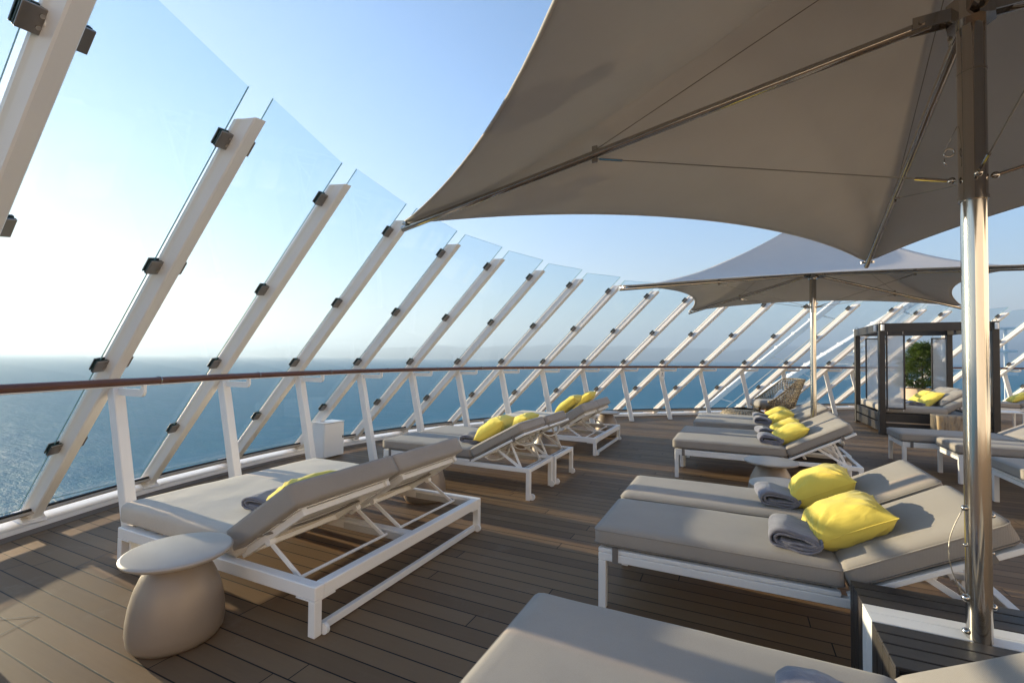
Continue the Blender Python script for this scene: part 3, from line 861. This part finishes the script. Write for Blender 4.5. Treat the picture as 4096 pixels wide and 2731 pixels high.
tw0 = towel_mesh('rolled_towel')
GT = 'grey folded towels on the loungers'
def tow(x, y, z, rz, lab, sc=(1, 1, 1), first=False):
    o = tw0 if first else tw0.copy()
    if not first: C.objects.link(o)
    o.location = (x, y, z); o.rotation_euler = (0, 0, rz); o.scale = sc
    return tag(o, lab, 'towel', GT)
l = LO['R1a'].location; tow(l.x+1.035, l.y+.235, .493, R(-4), 'grey folded towel beside the biggest yellow pillow', first=True)
l = LO['R1b'].location; tow(l.x+1.01, l.y+.30, .493, R(5), 'grey folded towel on the farther lounger of the near pair', (1, 1, .95))
l = LO['R2a'].location; tow(l.x+1.07, l.y+.22, .493, R(2), 'grey folded towel on the nearer lounger of the middle pair', (1.05, .95, 1.05))
l = LO['R2b'].location; tow(l.x+1.05, l.y+.25, .493, R(8), 'grey folded towel on the farther lounger of the middle pair', (1.0, 1, .9))
l = LO['R3a'].location; tow(l.x+.98, l.y+.20, .493, R(0), 'grey folded towel on the nearer lounger of the back pair')
l = LO['R3b'].location; tow(l.x+.98, l.y+.25, .493, R(4), 'grey folded towel farthest back on the right', (.9, 1, .8))
l = LO['NC'].location; tow(l.x+1.01, l.y+.23, .488, R(6), 'grey towel cut off by the bottom edge of the photo', (1.05, 1.1, 1.0))
l = LO['R5'].location; tow(l.x+.98, l.y+.22, .493, R(0), 'grey folded towel just right of the steel pole', (1, 1, .95))
l = LO['L2a'].location; tow(l.x+1.06, l.y+.36, .493, R(10), 'grey towel half hidden behind the near lounger pillow in the left row', (1.0, 1, .85))
tow(-3.955+.98, 1.80+.53, .437, R(12), 'dark grey towel lying on the sunny seat of the big daybed', (1.15, 1.35, .85))

# ------------------------------------------------------------------ side tables
def make_table(label):
    t = thing('side_table', label, 'side table', group='round mushroom-shaped side tables')
    prof = [(0, 0), (.170, 0), (.195, .006), (.213, .035), (.220, .08), (.218, .14), (.208, .21), (.190, .28), (.165, .34), (.140, .385), (.118, .415), (.113, .432), (0, .432)]
    # finer profile
    pr = []
    for (r0, z0), (r1, z1) in zip(prof, prof[1:]):
        for k in range(3): pr.append((r0+(r1-r0)*k/3, z0+(z1-z0)*k/3))
    pr.append(prof[-1])
    MB().lathe(prof, 72).build('table_base', 'table_base', t, smooth=True, auto=50)
    top = [(0, .428), (.20, .428), (.235, .432), (.250, .442), (.253, .452), (.248, .459), (.238, .462), (0, .4605)]
    MB().lathe(top, 96).build('table_top', 'table_top', t, smooth=True, auto=50)
    return t
T1 = make_table('large-looking round taupe side table at the left front, beside the big daybed'); T1.location = (-2.685, 1.50, 0)
GTb = 'round mushroom-shaped side tables'
T1['group'] = GTb
clone(T1, (.335, 5.52, 0), 0, 'round taupe side table in front of the middle pair of loungers on the right', GTb)
clone(T1, (.36, 4.52, 0), 0, 'round side table half hidden behind the towel and pillows of the near pair', GTb)
clone(T1, (-2.95, 4.06, 0), 0, 'round side table seen under the backrests of the big daybed', GTb)
clone(T1, (-2.50, 6.42, 0), 0, 'round side table seen under the backrest of the second left lounger pair', GTb)
clone(T1, (-2.25, 8.98, 0), 0, 'round side table seen behind the backrests of the farthest left daybed', GTb)

# ------------------------------------------------------------------ umbrellas
def umbrella(label, c, tips, zt, hub, peak, ringz, sleevez, base_z, sag=.42):
    c = V(c); t = thing('parasol', label, 'parasol', c, group='large square parasols')
    tips = [V(p)-c for p in tips]
    r = .0380
    MB().cyl((0, 0, base_z), (0, 0, sleevez+.02), r, seg=48).build('mast', 'steel', t, smooth=True, auto=40)
    MB().cyl((0, 0, sleevez), (0, 0, hub+.06), r+.0045, seg=48).build('mast_sleeve', 'steel_dull', t, smooth=True, auto=40)
    MB().cyl((0, 0, hub+.06), (0, 0, peak-.02), .028, seg=24).build('mast_top', 'steel_dull', t, smooth=True, auto=40)
    b = MB(); b.cyl((0, 0, sleevez-.002), (0, 0, sleevez+.012), r+.0075, seg=48); b.cyl((0, 0, hub-.24), (0, 0, hub-.232), r+.0062, seg=48)
    b.build('collar', 'steel_dull', t, smooth=True, auto=40)
    b = MB(); b.cyl((0, 0, hub-.045), (0, 0, hub+.045), .075, seg=8); hubo = b.build('hub', 'steel_dull', t)
    for tp in tips:
        d = V((tp.x, tp.y, 0)).normalized(); z1 = tp.z
        a = d*.12+V((0, 0, hub)); e = V((tp.x, tp.y, z1-.035))-d*.0
        MB().cyl(a, e, .021, seg=20).build('rib', 'steel_dull', t, smooth=True, auto=40)
        mid = a+(e-a)*.50
        b = MB()
        side = V((-d.y, d.x, 0))
        for s in (-1, 1): b.bar(d*.06+V((0, 0, hub))+side*.024*s, d*.18+V((0, 0, hub))+side*.024*s, .008, .048)
        b.cyl(d*.15+V((0, 0, hub-.0))-side*.035, d*.15+V((0, 0, hub))+side*.035, .012, seg=10)
        b.build('rib_bracket', 'steel_dull', t)
        rg = d*(r+.01)+V((0, 0, ringz))
        MB().cyl(rg, mid-V((0, 0, .025)), .0028, seg=6).build('stay_cable', 'cable', t)
        mid2 = mid-V((0, 0, .025)); dd = (mid2-rg).normalized()
        b = MB(); b.cyl(rg+dd*.01, rg+dd*.13, .0065, seg=8); b.sphere(rg+dd*.015, .014, 8)
        b.build('cable_end', 'steel_dull', t, smooth=True, auto=40)
        MB().cyl(mid2-dd*.16, mid2-dd*.03, .0065, seg=8).build('turnbuckle', 'steel_dull', t, smooth=True, auto=40)
        MB().cyl(mid+V((0, 0, .022)), V((0, 0, peak-.25))+d*.03, .0025, seg=6).build('top_cable', 'cable', t)
        b = MB(); b.bar(mid-V((0, 0, .045)), mid+V((0, 0, .045)), .012, .03, up=d); b.build('cable_lug', 'steel_dull', t)
        b = MB(); q = V((tp.x, tp.y, tp.z-.005)); b.cyl(q-V((0, 0, .012))-d*.05+side*.035, q+V((0, 0, .006))-d*.05+side*.035, .02, seg=14); b.cyl(q-V((0, 0, .012))-d*.05-side*.035, q+V((0, 0, .006))-d*.05-side*.035, .02, seg=14)
        b.bar(q-side*.036-d*.05-V((0, 0, .004)), q+side*.036-d*.05-V((0, 0, .004)), .03, .008); b.build('tip_fitting', 'steel_dull', t, smooth=True, auto=40)
    # canopy: membrane stretched from peak to the four tips
    n = len(tips); b = MB(); NU, NV = 34, 26
    ring = []
    def S_(k, u, v):
        A, B_ = tips[k], tips[(k+1) % n]; e = A.lerp(B_, v)
        nn = V(((A+B_)/2).xy.to_tuple()+(0,)).normalized()
        sg = sag*4*v*(1-v)
        e2 = V((e.x, e.y, 0))-nn*sg
        ez = e.z+.10*4*v*(1-v)
        p = e2*u; w = 1-u
        conc = 1.62
        z = ez+(peak-ez)*(w**conc*(.97)+.03*w)
        # ribs lift the cloth along the diagonals
        rid = abs(2*v-1)**3
        zr = (A.z if v < .5 else B_.z)+(hub-(A.z if v < .5 else B_.z))*w*1.0+.0
        z = max(z, z*(1-rid)+max(z, zr+.012)*rid)
        pc = V((p.x, p.y, z))
        pc.z += .008*noise.noise(V((pc.x*1.6+c.x, pc.y*1.6, 0)))*min(1, w*4)
        near = max(0, 1-min(v, 1-v)*9)*u**3
        pc.z += .010*math.sin(v*80)*near*w*3
        return pc
    prev = {}
    grid = {}
    for k in range(n):
        for i in range(NU+1):
            for j in range(NV+1):
                u = i/NU; v = j/NV
                if i == 0: key = ('c',)
                elif j == NV: key = ('r', (k+1) % n, i)
                elif j == 0: key = ('r', k, i)
                else: key = (k, i, j)
                if key not in grid: grid[key] = b.bm.verts.new(S_(k, u, v))
                prev[k, i, j] = grid[key]
    for k in range(n):
        for i in range(NU):
            for j in range(NV):
                vs = []
                for q in (prev[k, i, j], prev[k, i+1, j], prev[k, i+1, j+1], prev[k, i, j+1]):
                    if q not in vs: vs.append(q)
                if len(vs) > 2: b.bm.faces.new(vs)
    co = b.build('canopy', 'canopy', t, smooth=True)
    so = co.modifiers.new('thickness', 'SOLIDIFY'); so.thickness = .004; so.offset = 1
    # hem tape along the edges
    for k in range(n):
        MB().tube([S_(k, .999, j/NV)+V((0, 0, .002)) for j in range(NV+1)], .006, 6, flat=(.008, .005)).build('hem', 'canopy', co, smooth=True)
    return t
U1 = umbrella('large grey-brown parasol overhead, its polished pole in a slatted box at the right front', (.833, 2.378, 0),
              [(-2.108, 2.601, 2.43), (1.13, 5.422, 2.43), (3.774, 2.155, 2.43), (.536, -.666, 2.43)], 2.43, 2.86, 3.55, 2.205, 2.122, .40)
U2 = umbrella('second grey parasol farther back with its top side catching pale light', (1.02, 7.93, 0),
              [(-1.31, 5.83, 2.40), (-.78, 9.38, 2.40), (3.35, 10.0, 2.40), (2.82, 6.45, 2.47)], 2.40, 2.72, 3.62, 2.26, 2.19, .40, sag=.40)
# fittings on the near mast
for z, r in ((.94, .011), (.80, .007), (.60, .014), (.445+.03, .013)):
    MB().sphere((-.041, -.008, z), r, 12).build('screw', 'steel', U1, smooth=True)
    if z > .5: MB().sphere((.0415, .0, z-.02), r*.8, 12).build('screw', 'steel', U1, smooth=True)
MB().tube([V((-.046-.045*math.sin(k/16*math.pi), -.013, .94-.34*k/16)) for k in range(17)], .0018, 6).build('wire_loop', 'cable', U1, smooth=True)
b = MB(); b.tube([(-.070+.016*math.cos(a*.4), 0, 2.32+.016*math.sin(a*.4)) for a in range(16)], .003, 6, closed=True); b.cyl((-.080, 0, 2.34), (-.045, 0, 2.42), .0012, seg=5)
b.tube([(-.083, 0, 2.30), (-.085, 0, 2.285), (-.080, 0, 2.27)], .003, 6); b.build('lynch_pin', 'steel_dull', U1, smooth=True)

def base_box(par, cx, cy, w, d, h, band):
    t = MB().box((-w/2+.012, -d/2+.012, .006), (w/2-.012, d/2-.012, h-.014)).build('base_box', 'rubber', par)
    t.location = V((cx, cy, 0))-par.location
    nn = 9; pw = d/nn; g = .004
    dark, white = MB(), MB()
    for k in range(nn):
        y0 = -d/2+k*pw+g; y1 = y0+pw-2*g
        bb = white if k in band else dark
        if k in band and k+1 in band: y1 += g*1.2
        bb.box((-w/2, y0, h-.012), (w/2, y1, h), .002)
        bb.box((-w/2, y0, .02), (-w/2+.012, y1, h-.0125), .002)
        bb.box((w/2-.012, y0, .02), (w/2, y1, h-.0125), .002)
    for s in (-1, 1):
        for k in range(5):
            z0 = .02+k*(h-.04)/5
            y = s*(d/2-.006); dark.box((-w/2+.013, y-.006, z0), (w/2-.013, y+.006, z0+(h-.04)/5-.008), .001)
    dark.build('dark_slats', 'slat', t); white.build('white_slats', 'white', t)
    return t
base_box(U1, .84, 2.385, .69, .70, .452, (4, 5))
base_box(U2, 1.02, 7.89, .60, .52, .42, (4, 5))

# ------------------------------------------------------------------ cabana
cab = thing('cabana', 'dark four-post cabana with hanging white mesh panels and a daybed inside', 'cabana', (2.66, 11.83, 0))
CW, CD, CH, PW = 1.83, 2.20, 2.265, .105
for x in (0, CW-PW):
    for y in (0, CD-PW):
        MB().box((x, y, .0), (x+PW, y+PW, CH-.001), .006).build('post', 'cab', cab)
b = MB()
for y in (.004, CD-PW+.004): b.box((PW+.001, y, CH-.17), (CW-PW-.001, y+PW-.008, CH-.003), .004)
for x in (.004, CW-PW+.004): b.box((x, PW+.001, CH-.17), (x+PW-.008, CD-PW-.001, CH-.003), .004)
b.build('roof_beams', 'cab', cab)
b = MB()
for z0, z1 in ((.06, .235), (.265, .43)):
    for y in (.02, CD-.055): b.box((PW+.001, y, z0), (CW-PW-.001, y+.035, z1), .003)
    for x in (.02, CW-.055): b.box((x, PW+.001, z0), (x+.035, CD-PW-.001, z1), .003)
b.box((.06, .06, .35), (CW-.06, CD-.06, .40))
b.build('bed_base', 'cab', cab)
def panel(x0, y, z0, z1, w, lab=None):
    b = MB(); f = .028
    b.box((x0, y-.012, z0), (x0+f, y+.012, z1), .002); b.box((x0+w-f, y-.012, z0), (x0+w, y+.012, z1), .002)
    b.box((x0+f, y-.011, z0), (x0+w-f, y+.011, z0+f), .001); b.box((x0+f, y-.011, z1-f), (x0+w-f, y+.011, z1), .001)
    pf = b.build('panel_frame', 'cab', cab)
    MB().box((x0+f, y-.001, z0+f), (x0+w-f, y+.001, z1-f)).build('mesh_cloth', 'cloth', pf)
    b = MB()
    for xx in (x0+.03, x0+w-.03):
        b.cyl((xx, y, z1), (xx, y, CH-.165), .004, seg=6); b.cyl((xx, y, z0-.035), (xx, y, z0), .006, seg=6)
    b.build('hanger', 'white', pf)
panel(.125, .055, .52, 2.04, .31)
panel(.215, CD-.055, .52, 2.04, .36)
panel(1.46, CD-.055, .52, 2.04, .33)
cushion_mb((.10, .10, .435), (1.12, CD/2-.004, .575), .045, .012, 21).build('seat_cushion', 'cushion', cab, smooth=True)
cushion_mb((.10, CD/2+.004, .435), (1.12, CD-.10, .575), .045, .012, 22).build('seat_cushion', 'cushion', cab, smooth=True)
CBM = back_M(1.08, .44, R(33))
cushion_mb((.02, .11, .01), (.70, CD/2-.006, .135), .04, .01, 23, M_=CBM).build('back_cushion', 'cushion', cab, smooth=True)
cushion_mb((.02, CD/2+.006, .01), (.70, CD-.11, .135), .04, .01, 24, M_=CBM).build('back_cushion', 'cushion', cab, smooth=True)
for x, y in ((.055, -.03), (CW-.05, -.03), (-.03, .12)):
    b = MB(); b.cyl((x, y, CH-.15), (x, y, CH-.03), .030, seg=18); b.build('spotlight', 'white', cab, smooth=True, auto=40)
b = MB()
for x, y in ((.05, .05), (CW-.05, .05), (.05, CD-.05)):
    b.tube([(x+.03*math.cos(a*math.pi/10), y, CH+.05*math.sin(a*math.pi/10)) for a in range(11)], .004, 6)
b.build('roof_hooks', 'cab', cab, smooth=True)
cx, cy = 2.66, 11.83
pill('throw_pillow', (cx+.96, cy+.62, .70), .46, .44, .17, R(42), R(10), 31, 'front yellow pillow on the cabana daybed', group=GY_)
pill('throw_pillow', (cx+.98, cy+1.22, .70), .46, .44, .16, R(42), R(0), 32, 'rear yellow pillow on the cabana daybed', group=GY_)
pill('throw_pillow', (cx+1.27, cy+.50, .76), .50, .50, .17, R(38), R(-5), 33, 'front grey-brown pillow on the cabana daybed', 'greyfab', 'grey pillows in the cabana')
pill('throw_pillow', (cx+1.33, cy+1.15, .78), .50, .50, .16, R(38), R(5), 34, 'rear grey pillow on the cabana daybed, behind the front one', 'greyfab', 'grey pillows in the cabana')
tow(cx+.68, cy+.45, .585, R(0), 'grey folded towel on the cabana daybed in front of the yellow pillows', (1.1, 1, .8))
tow(cx+.62, cy+1.15, .585, R(0), 'towel seen dimly through the front mesh panel of the cabana', (1.1, 1, .9))
# small white side table right of the cabana
t = thing('white_side_table', 'thin white metal side table right of the dark cabana', 'side table', (4.93, 13.2, 0))
MB().box((0, 0, .43), (.45, .40, .455), .003).build('table_top', 'white', t)
for x in (.018, .432):
    for y in (.018, .382): MB().box((x-.018, y-.018, 0), (x+.018, y+.018, .429), .002).build('leg', 'white', t)
# wooden cube
tag(cushion_mb((-.19, -.19, 0), (.19, .19, .49), .012, 0, 40, res=.04, lump=.006).build('wooden_cube', 'block', smooth=True), 'weathered orange and grey wooden cube standing in front of the cabana', 'stool').location = (3.59, 11.45, 0)

# ------------------------------------------------------------------ plant behind the cabana
pl = thing('potted_conifer', 'bushy green conifer growing in a sand-coloured planter behind the cabana', 'potted tree', (4.45, 15.75, 0))
MB().lathe([(0, 0), (.34, 0), (.40, .05), (.44, .70), (.45, .78), (.40, .78), (.39, .72), (0, .72)], 40).build('planter', 'sand_pot', pl, smooth=True, auto=40)
b = MB(); b.cyl((0, 0, .7), (.02, 0, 1.75), .03, .008, seg=8)
for k in range(22):
    a = k*2.4; z = .95+k*.036; ln = .34*(1-(k/26)**1.5)+.05
    b.cyl((0, 0, z), (ln*math.cos(a), ln*math.sin(a), z+.10), .010, .003, seg=5)
b.build('trunk', 'trunk', pl)
rnd = random.Random(5)
def leaves(n, shape, ll, lw):
    vs, fs = [], []
    for _ in range(n):
        p, out = shape()
        a = V((rnd.gauss(0, 1), rnd.gauss(0, 1), rnd.gauss(0, 1))).normalized()
        m_ = rnd.randint(9, 14)
        for q in range(m_):
            d = (out*.8+V((rnd.gauss(0, .75), rnd.gauss(0, .75), rnd.gauss(0, .6)))).normalized()
            sd = d.cross(a)
            if sd.length < .05: continue
            sd.normalize(); l_ = ll*rnd.uniform(.6, 1.2); i0 = len(vs)
            vs += [p, p+d*l_*.5+sd*lw, p+d*l_+V((0, 0, -.1*l_)), p+d*l_*.5-sd*lw]; fs.append((i0, i0+1, i0+2, i0+3))
    me = bpy.data.meshes.new('foliage'); me.from_pydata([tuple(v) for v in vs], [], fs); me.materials.append(M['leaf']); return me
def sh_tree():
    z = rnd.random()**.85; a = rnd.uniform(0, 2*math.pi)
    rr = (.50*(1-z)**.55+.05)*(1+.22*math.sin(a*3+z*9)+.15*noise.noise(V((a, z*5, 1))))
    q = rnd.random()**.4; out = V((math.cos(a), math.sin(a), .5))
    return V((math.cos(a)*rr*q, math.sin(a)*rr*q, .98+z*.92+.05*rnd.gauss(0, 1))), out.normalized()
def sh_low():
    a = rnd.uniform(0, 2*math.pi); q = rnd.random()**.5; z = rnd.random()
    return V((math.cos(a)*.58*q, math.sin(a)*.58*q, .80+.26*z*(1-q*.4))), V((math.cos(a), math.sin(a), .8)).normalized()
link('crown', leaves(560, sh_tree, .15, .0075), pl)
link('underplanting', leaves(420, sh_low, .05, .009), pl)

# ------------------------------------------------------------------ woven chair and pouf
ch = thing('woven_lounge_chair', 'wide woven tan and brown lounge chair with oak legs near the windscreen', 'chair', (.80, 11.95, 0), R(14)); ch.scale = (1.0, 1.05, 1.28)
def shell(u, v):
    # u around from left arm over the back to right arm, v from the seat up to the rim
    a = (u-.5)*math.pi*1.28
    back = math.cos(a)                       # 1 at the back
    hgt = .16+.37*min(1, max(0, math.cos(a*.80))*1.4)**1.5
    hgt *= 1
    rr_x, rr_y = .34, .36
    z = .30+hgt*v**.9+.04*math.sin(u*math.pi)*0
    flare = 1+.42*v
    dent = 1-.10*math.exp(-((a)/.22)**2)*v
    x = math.cos(a)*rr_x*flare*dent+.10*v*max(0, back)+.02
    y = math.sin(a)*rr_y*(1+.30*v)
    x -= .16*(1-max(0, back))*v*.6
    return V((x, y, z))
def wire(mb_, name, par, th, mat='wicker'):
    o = mb_.build(name, mat, par)
    w = o.modifiers.new('weave', 'WIREFRAME'); w.thickness = th; w.use_even_offset = False; return o
b = MB(); b.grid(shell, 46, 15)
for f in list(b.bm.faces): pass
wire(b, 'woven_shell', ch, .019)
def seatg(u, v):
    x = -.42+.78*u; y = (-.36+.72*v)*(1-.12*(1-u)); return V((x, y, .31+.035*(abs(v-.5)*2)**2-.03*(1-u)*0+.05*(1-u)*.6))
b = MB(); b.grid(seatg, 34, 32); wire(b, 'woven_seat', ch, .014)
def inner(u, v):
    p = shell(u, v); return V((p.x*.985, p.y*.985, p.z-.003))
MB().tube([shell(k/40, 1)+V((0, 0, .004)) for k in range(41)], .014, 8).build('rim', 'wicker', ch, smooth=True)
for x, y in ((-.30, -.24), (-.30, .24), (.22, -.22), (.22, .22)):
    MB().cyl((x*1.15, y*1.25, 0), (x*.8, y*.8, .31), .014, .024, seg=12).build('leg', 'oak', ch, smooth=True, auto=40)
b = MB(); b.bar((-.26, -.20, .285), (.20, -.20, .285), .03, .03); b.bar((-.26, .20, .285), (.20, .20, .285), .03, .03); b.build('leg_frame', 'oak', ch)
sc_ = cushion_mb((-.42, -.30, .355), (.22, .30, .455), .045, .03, 51, lump=.02).build('seat_cushion', 'greyfab', ch, smooth=True)
o = pill('striped_pillow', (.80+.10, 11.95+.02, .66), .40, .44, .14, R(58), R(14), 52, 'pale striped pillow inside the woven lounge chair', 'stripe')
po = thing('woven_pouf', 'low round woven pouf beside the woven chair, behind the back loungers', 'pouf', (.16, 11.90, 0)); po.scale = (1, 1, 1.15)
def pouf(u, v):
    a = u*2*math.pi; z = v
    ang = (v-.0)*math.pi*.92; r = .47*math.sin(max(.02, ang))**.55; zz = .17-.165*math.cos(ang)
    r *= 1+.012*math.sin(a*48)*(.4+.6*math.sin(ang))+.012*math.sin(v*110)
    return V((r*math.cos(a), r*math.sin(a), zz+.006*math.sin(a*48)*math.sin(ang)))
b = MB(); b.grid(pouf, 192, 60, wrapu=True); b.build('pouf_body', 'wicker', po, smooth=True)

# ------------------------------------------------------------------ small deck items
eb = thing('electric_box', 'white locked electric cabinet on the deck behind the big daybed', 'cabinet', (-5.60, 4.93, 0))
MB().box((0, 0, .012), (.225, .36, .51), .006).build('cabinet_body', 'white', eb)
MB().box((.232, -.003, .02), (.252, .363, .505), .006).build('door', 'white', eb)
b = MB(); b.box((.252, .325, .27), (.262, .347, .305), .003); b.build('lock', 'lock', eb)
MB().box((-.006, -.008, .5125), (.256, .368, .522), .003).build('lid', 'white', eb)

sb = STRUT_BASE[12]
sg = thing('notice_tag', 'small pale notice tag hanging on a strut under the handrail', 'notice', (sb.x-.17, sb.y-.19, 1.03), R(20))
MB().box((-.053, -.004, 0), (.053, .004, .225), .001).build('plate', 'ship_white', sg)
def text(body, x, z, size, par):
    cu = bpy.data.curves.new('notice_text', 'FONT'); cu.body = body; cu.size = size; cu.align_x = 'CENTER'; cu.extrude = .0004
    o = bpy.data.objects.new('lettering', cu); o.rotation_euler = (R(90), 0, 0); o.location = (x, -.0052, z)
    C.objects.link(o); dg = bpy.context.evaluated_depsgraph_get(); dg.update()
    me = bpy.data.meshes.new_from_object(o.evaluated_get(dg)); bpy.data.objects.remove(o)
    o = bpy.data.objects.new('lettering', me); C.objects.link(o); me.materials.append(M['lock'])
    o.rotation_euler = (R(90), 0, 0); o.location = (x, -.0052, z); o.parent = par
text('RESPECT', 0, .182, .021, sg); text('THE PLANET', 0, .160, .015, sg)
MB().lathe([(0, .085), (.009, .085), (.010, .09), (.010, .108), (.004, .120), (.004, .132), (0, .132)], 14).build('bottle_symbol', 'lock', sg, Matrix.Translation((0, -.005, 0)) @ Matrix.Rotation(R(12), 4, 'Y') @ Matrix.Translation((-.02, 0, 0)) @ Matrix.Diagonal((1, .15, 1, 1)))
b = MB()
for k, wd in enumerate((.030, .022, .034, .030)): b.box((-wd, -.0052, .066-k*.008), (wd, -.0045, .069-k*.008))
b.build('small_print', 'lock', sg)

fd = MB(); fd.cyl((0, 0, .001), (0, 0, .008), .06, seg=28); tag(fd.build('deck_drain', 'white', smooth=True, auto=40), 'small round white deck fitting by the kerb behind the big daybed', 'deck fitting').location = (-5.45, 4.62, 0)

# ------------------------------------------------------------------ ship's white gantry arms outside the glass
def cam2w(px, py, Y):
    X = (px-1176)/f_*Y; Z = CAMZ+(822+(px-1176)*.0086-py)/f_*Y
    return RGT*X+FWD*Y+V((0, 0, Z))
def gantry(label, a, b_, w, h):
    a = cam2w(*a); b_ = cam2w(*b_); t = thing('gantry_arm', label, 'gantry arm', a, group='white ship gantry arms outside the windscreen')
    d = b_-a; l_ = d.length; x = d.normalized(); y = UP.cross(x).normalized(); z = x.cross(y); F = frame((0, 0, 0), x, y, z)
    MB().box((-1.5, -w/2, -h/2), (l_+1.0, w/2, h/2), .02, F).build('boom', 'ship_white', t)
    bb = MB(); n = int(l_/.9)
    for k in range(n): bb.box((k*.9, -w/2-.01, h/2-.005), (k*.9+.05, w/2+.01, h/2+.03), .002, F)
    bb.build('rungs', 'ship_white', t)
    hh = MB(); off = -(h/2+.42)
    hh.box((0, -.015, off-.012), (l_, .015, off+.012), 0, F); hh.build('cable_tray', 'brace_grey', t)
    st = MB()
    for k in range(0, n, 3):
        st.bar(F @ V((k*.9+.5, 0, -h/2)), F @ V((k*.9+.8, 0, off)), .05, .05)
    st.build('stay', 'ship_white', t)
    return t
gantry('long white gantry arm seen through the glass left of the far parasol pole', (1630, 930, 19), (1925, 690, 19), .20, .20)
gantry('second wider white gantry arm seen through the glass behind the cabana', (1700, 938, 21), (2105, 690, 21), .40, .24)
pf = thing('ship_platform', 'white ship platform structure seen through the glass behind the cabana', 'platform', cam2w(2080, 850, 24))
b = MB()
for k in range(3):
    b.box((-2.2, -.1, -.2+k*1.1), (4.2, .1, -.08+k*1.1), .01)
for k in range(6): b.box((-2.0+k*1.15, -.06, -2.5), (-1.9+k*1.15, .06, 2.1), .01)
b.build('platform_frame', 'ship_white', pf)
b = MB(); b.box((-1.8, -.5, -2.2), (4.0, .5, -1.6), .02); b.build('platform_deck', 'ship_white', pf)

# unseen superstructure added behind and right of the camera to bounce sunlight back
dh = thing('bounce_deckhouse', 'unseen cream superstructure with dark windows, added to bounce sunlight onto the deck', 'bounce_deckhouse', (11, 0, 0))
b = MB(); b.box((0, -14, -.3), (6, 17, 5.2), .05); b.box((-.4, -14, 5.2), (6.2, 17, 5.45), .02); b.build('wall', 'bounce_paint', dh)
b = MB(); b.prism([(0, -2.6, -.3), (-13.5, -12.5, -.3), (-12.2, -14.2, -.3), (-.01, -5.4, -.3)], (0, 0, 5.5)); b.build('angled_bounce_wall', 'bounce_paint', dh)  # unseen slanted wing, added so more sunlight bounces onto the shaded frames
for k in range(9):
    wf = MB().box((-.012, -12.6+k*3.1, 1.0), (.01, -10.9+k*3.1, 2.1), .01).build('window', 'lock', dh)

# ------------------------------------------------------------------ sun, sky, camera
SUN_EL, SHADOW_B = R(8.3), R(-3.0)
tosun = V((-math.cos(SHADOW_B)*math.cos(SUN_EL), -math.sin(SHADOW_B)*math.cos(SUN_EL), math.sin(SUN_EL)))
ld = bpy.data.lights.new('sun', 'SUN'); ld.energy = 5.0; ld.angle = R(.55); ld.color = (1.0, .77, .49)
lo = bpy.data.objects.new('sun', ld); C.objects.link(lo); lo.rotation_euler = tosun.to_track_quat('Z', 'Y').to_euler()
w = bpy.data.worlds.new('World'); bpy.context.scene.world = w; w.use_nodes = True
nt = w.node_tree; nt.nodes.clear()
sk = nt.nodes.new('ShaderNodeTexSky'); sk.sky_type = 'NISHITA'; sk.sun_disc = False
sk.sun_elevation = SUN_EL
az = math.atan2(tosun.x, tosun.y)         # rotation measured clockwise from +Y
sk.sun_rotation = az
sk.altitude = 40; sk.air_density = 1.0; sk.dust_density = .35; sk.ozone_density = 2.5
bg = nt.nodes.new('ShaderNodeBackground'); bg.inputs[1].default_value = .098
wo = nt.nodes.new('ShaderNodeOutputWorld')
tcw = nt.nodes.new('ShaderNodeTexCoord'); sz = nt.nodes.new('ShaderNodeSeparateXYZ'); L(nt, tcw.outputs['Generated'], sz.inputs[0])
el = math_(nt, 'MAXIMUM', sz.outputs[2], 0.0)
fac = math_(nt, 'MULTIPLY', math_(nt, 'POWER', math_(nt, 'SUBTRACT', 1.0, el), 7.0), .85)
bw = nt.nodes.new('ShaderNodeRGBToBW'); L(nt, sk.outputs[0], bw.inputs[0])
tint = mix(nt, 1.0, bw.outputs[0], (.97, .985, 1.07), 'MULTIPLY')
skc = mix(nt, fac, mix(nt, 1.0, sk.outputs[0], (.91, .985, 1.07), 'MULTIPLY'), tint)
lum = nt.nodes.new('ShaderNodeRGBToBW'); L(nt, skc, lum.inputs[0])
soft = math_(nt, 'DIVIDE', 1.0, math_(nt, 'ADD', 1.0, math_(nt, 'MULTIPLY', math_(nt, 'MAXIMUM', math_(nt, 'SUBTRACT', lum.outputs[0], 1.25), 0.0), .30)))
L(nt, mix(nt, 1.0, skc, soft, 'MULTIPLY'), bg.inputs[0]); nt.links.new(bg.outputs[0], wo.inputs[0])

cd = bpy.data.cameras.new('camera'); co = bpy.data.objects.new('camera', cd); C.objects.link(co)
cd.sensor_width = 36; cd.lens = 36*1068.5/2352; cd.shift_y = 11.64/2352; cd.clip_start = .05; cd.clip_end = 90000
pitch, roll = R(1.335), R(-.511)
fw = FWD*math.cos(pitch)+UP*math.sin(pitch); rt = RGT; up = rt.cross(fw)
# roll: image content turns with u' = u cos r - v sin r
rt2 = rt*math.cos(roll)-up*math.sin(roll); up2 = rt*math.sin(roll)+up*math.cos(roll)
co.matrix_world = frame((0, 0, CAMZ), rt2, up2, -fw)
sc = bpy.context.scene; sc.camera = co
sc.view_settings.view_transform = 'Standard'; sc.view_settings.look = 'None'; sc.view_settings.exposure = 2.02; sc.view_settings.gamma = 1
sc.render.engine = 'CYCLES'; sc.cycles.use_denoising = True
sc.cycles.max_bounces = 8; sc.cycles.transparent_max_bounces = 24; sc.cycles.volume_bounces = 0
sc.cycles.caustics_reflective = False; sc.cycles.caustics_refractive = False
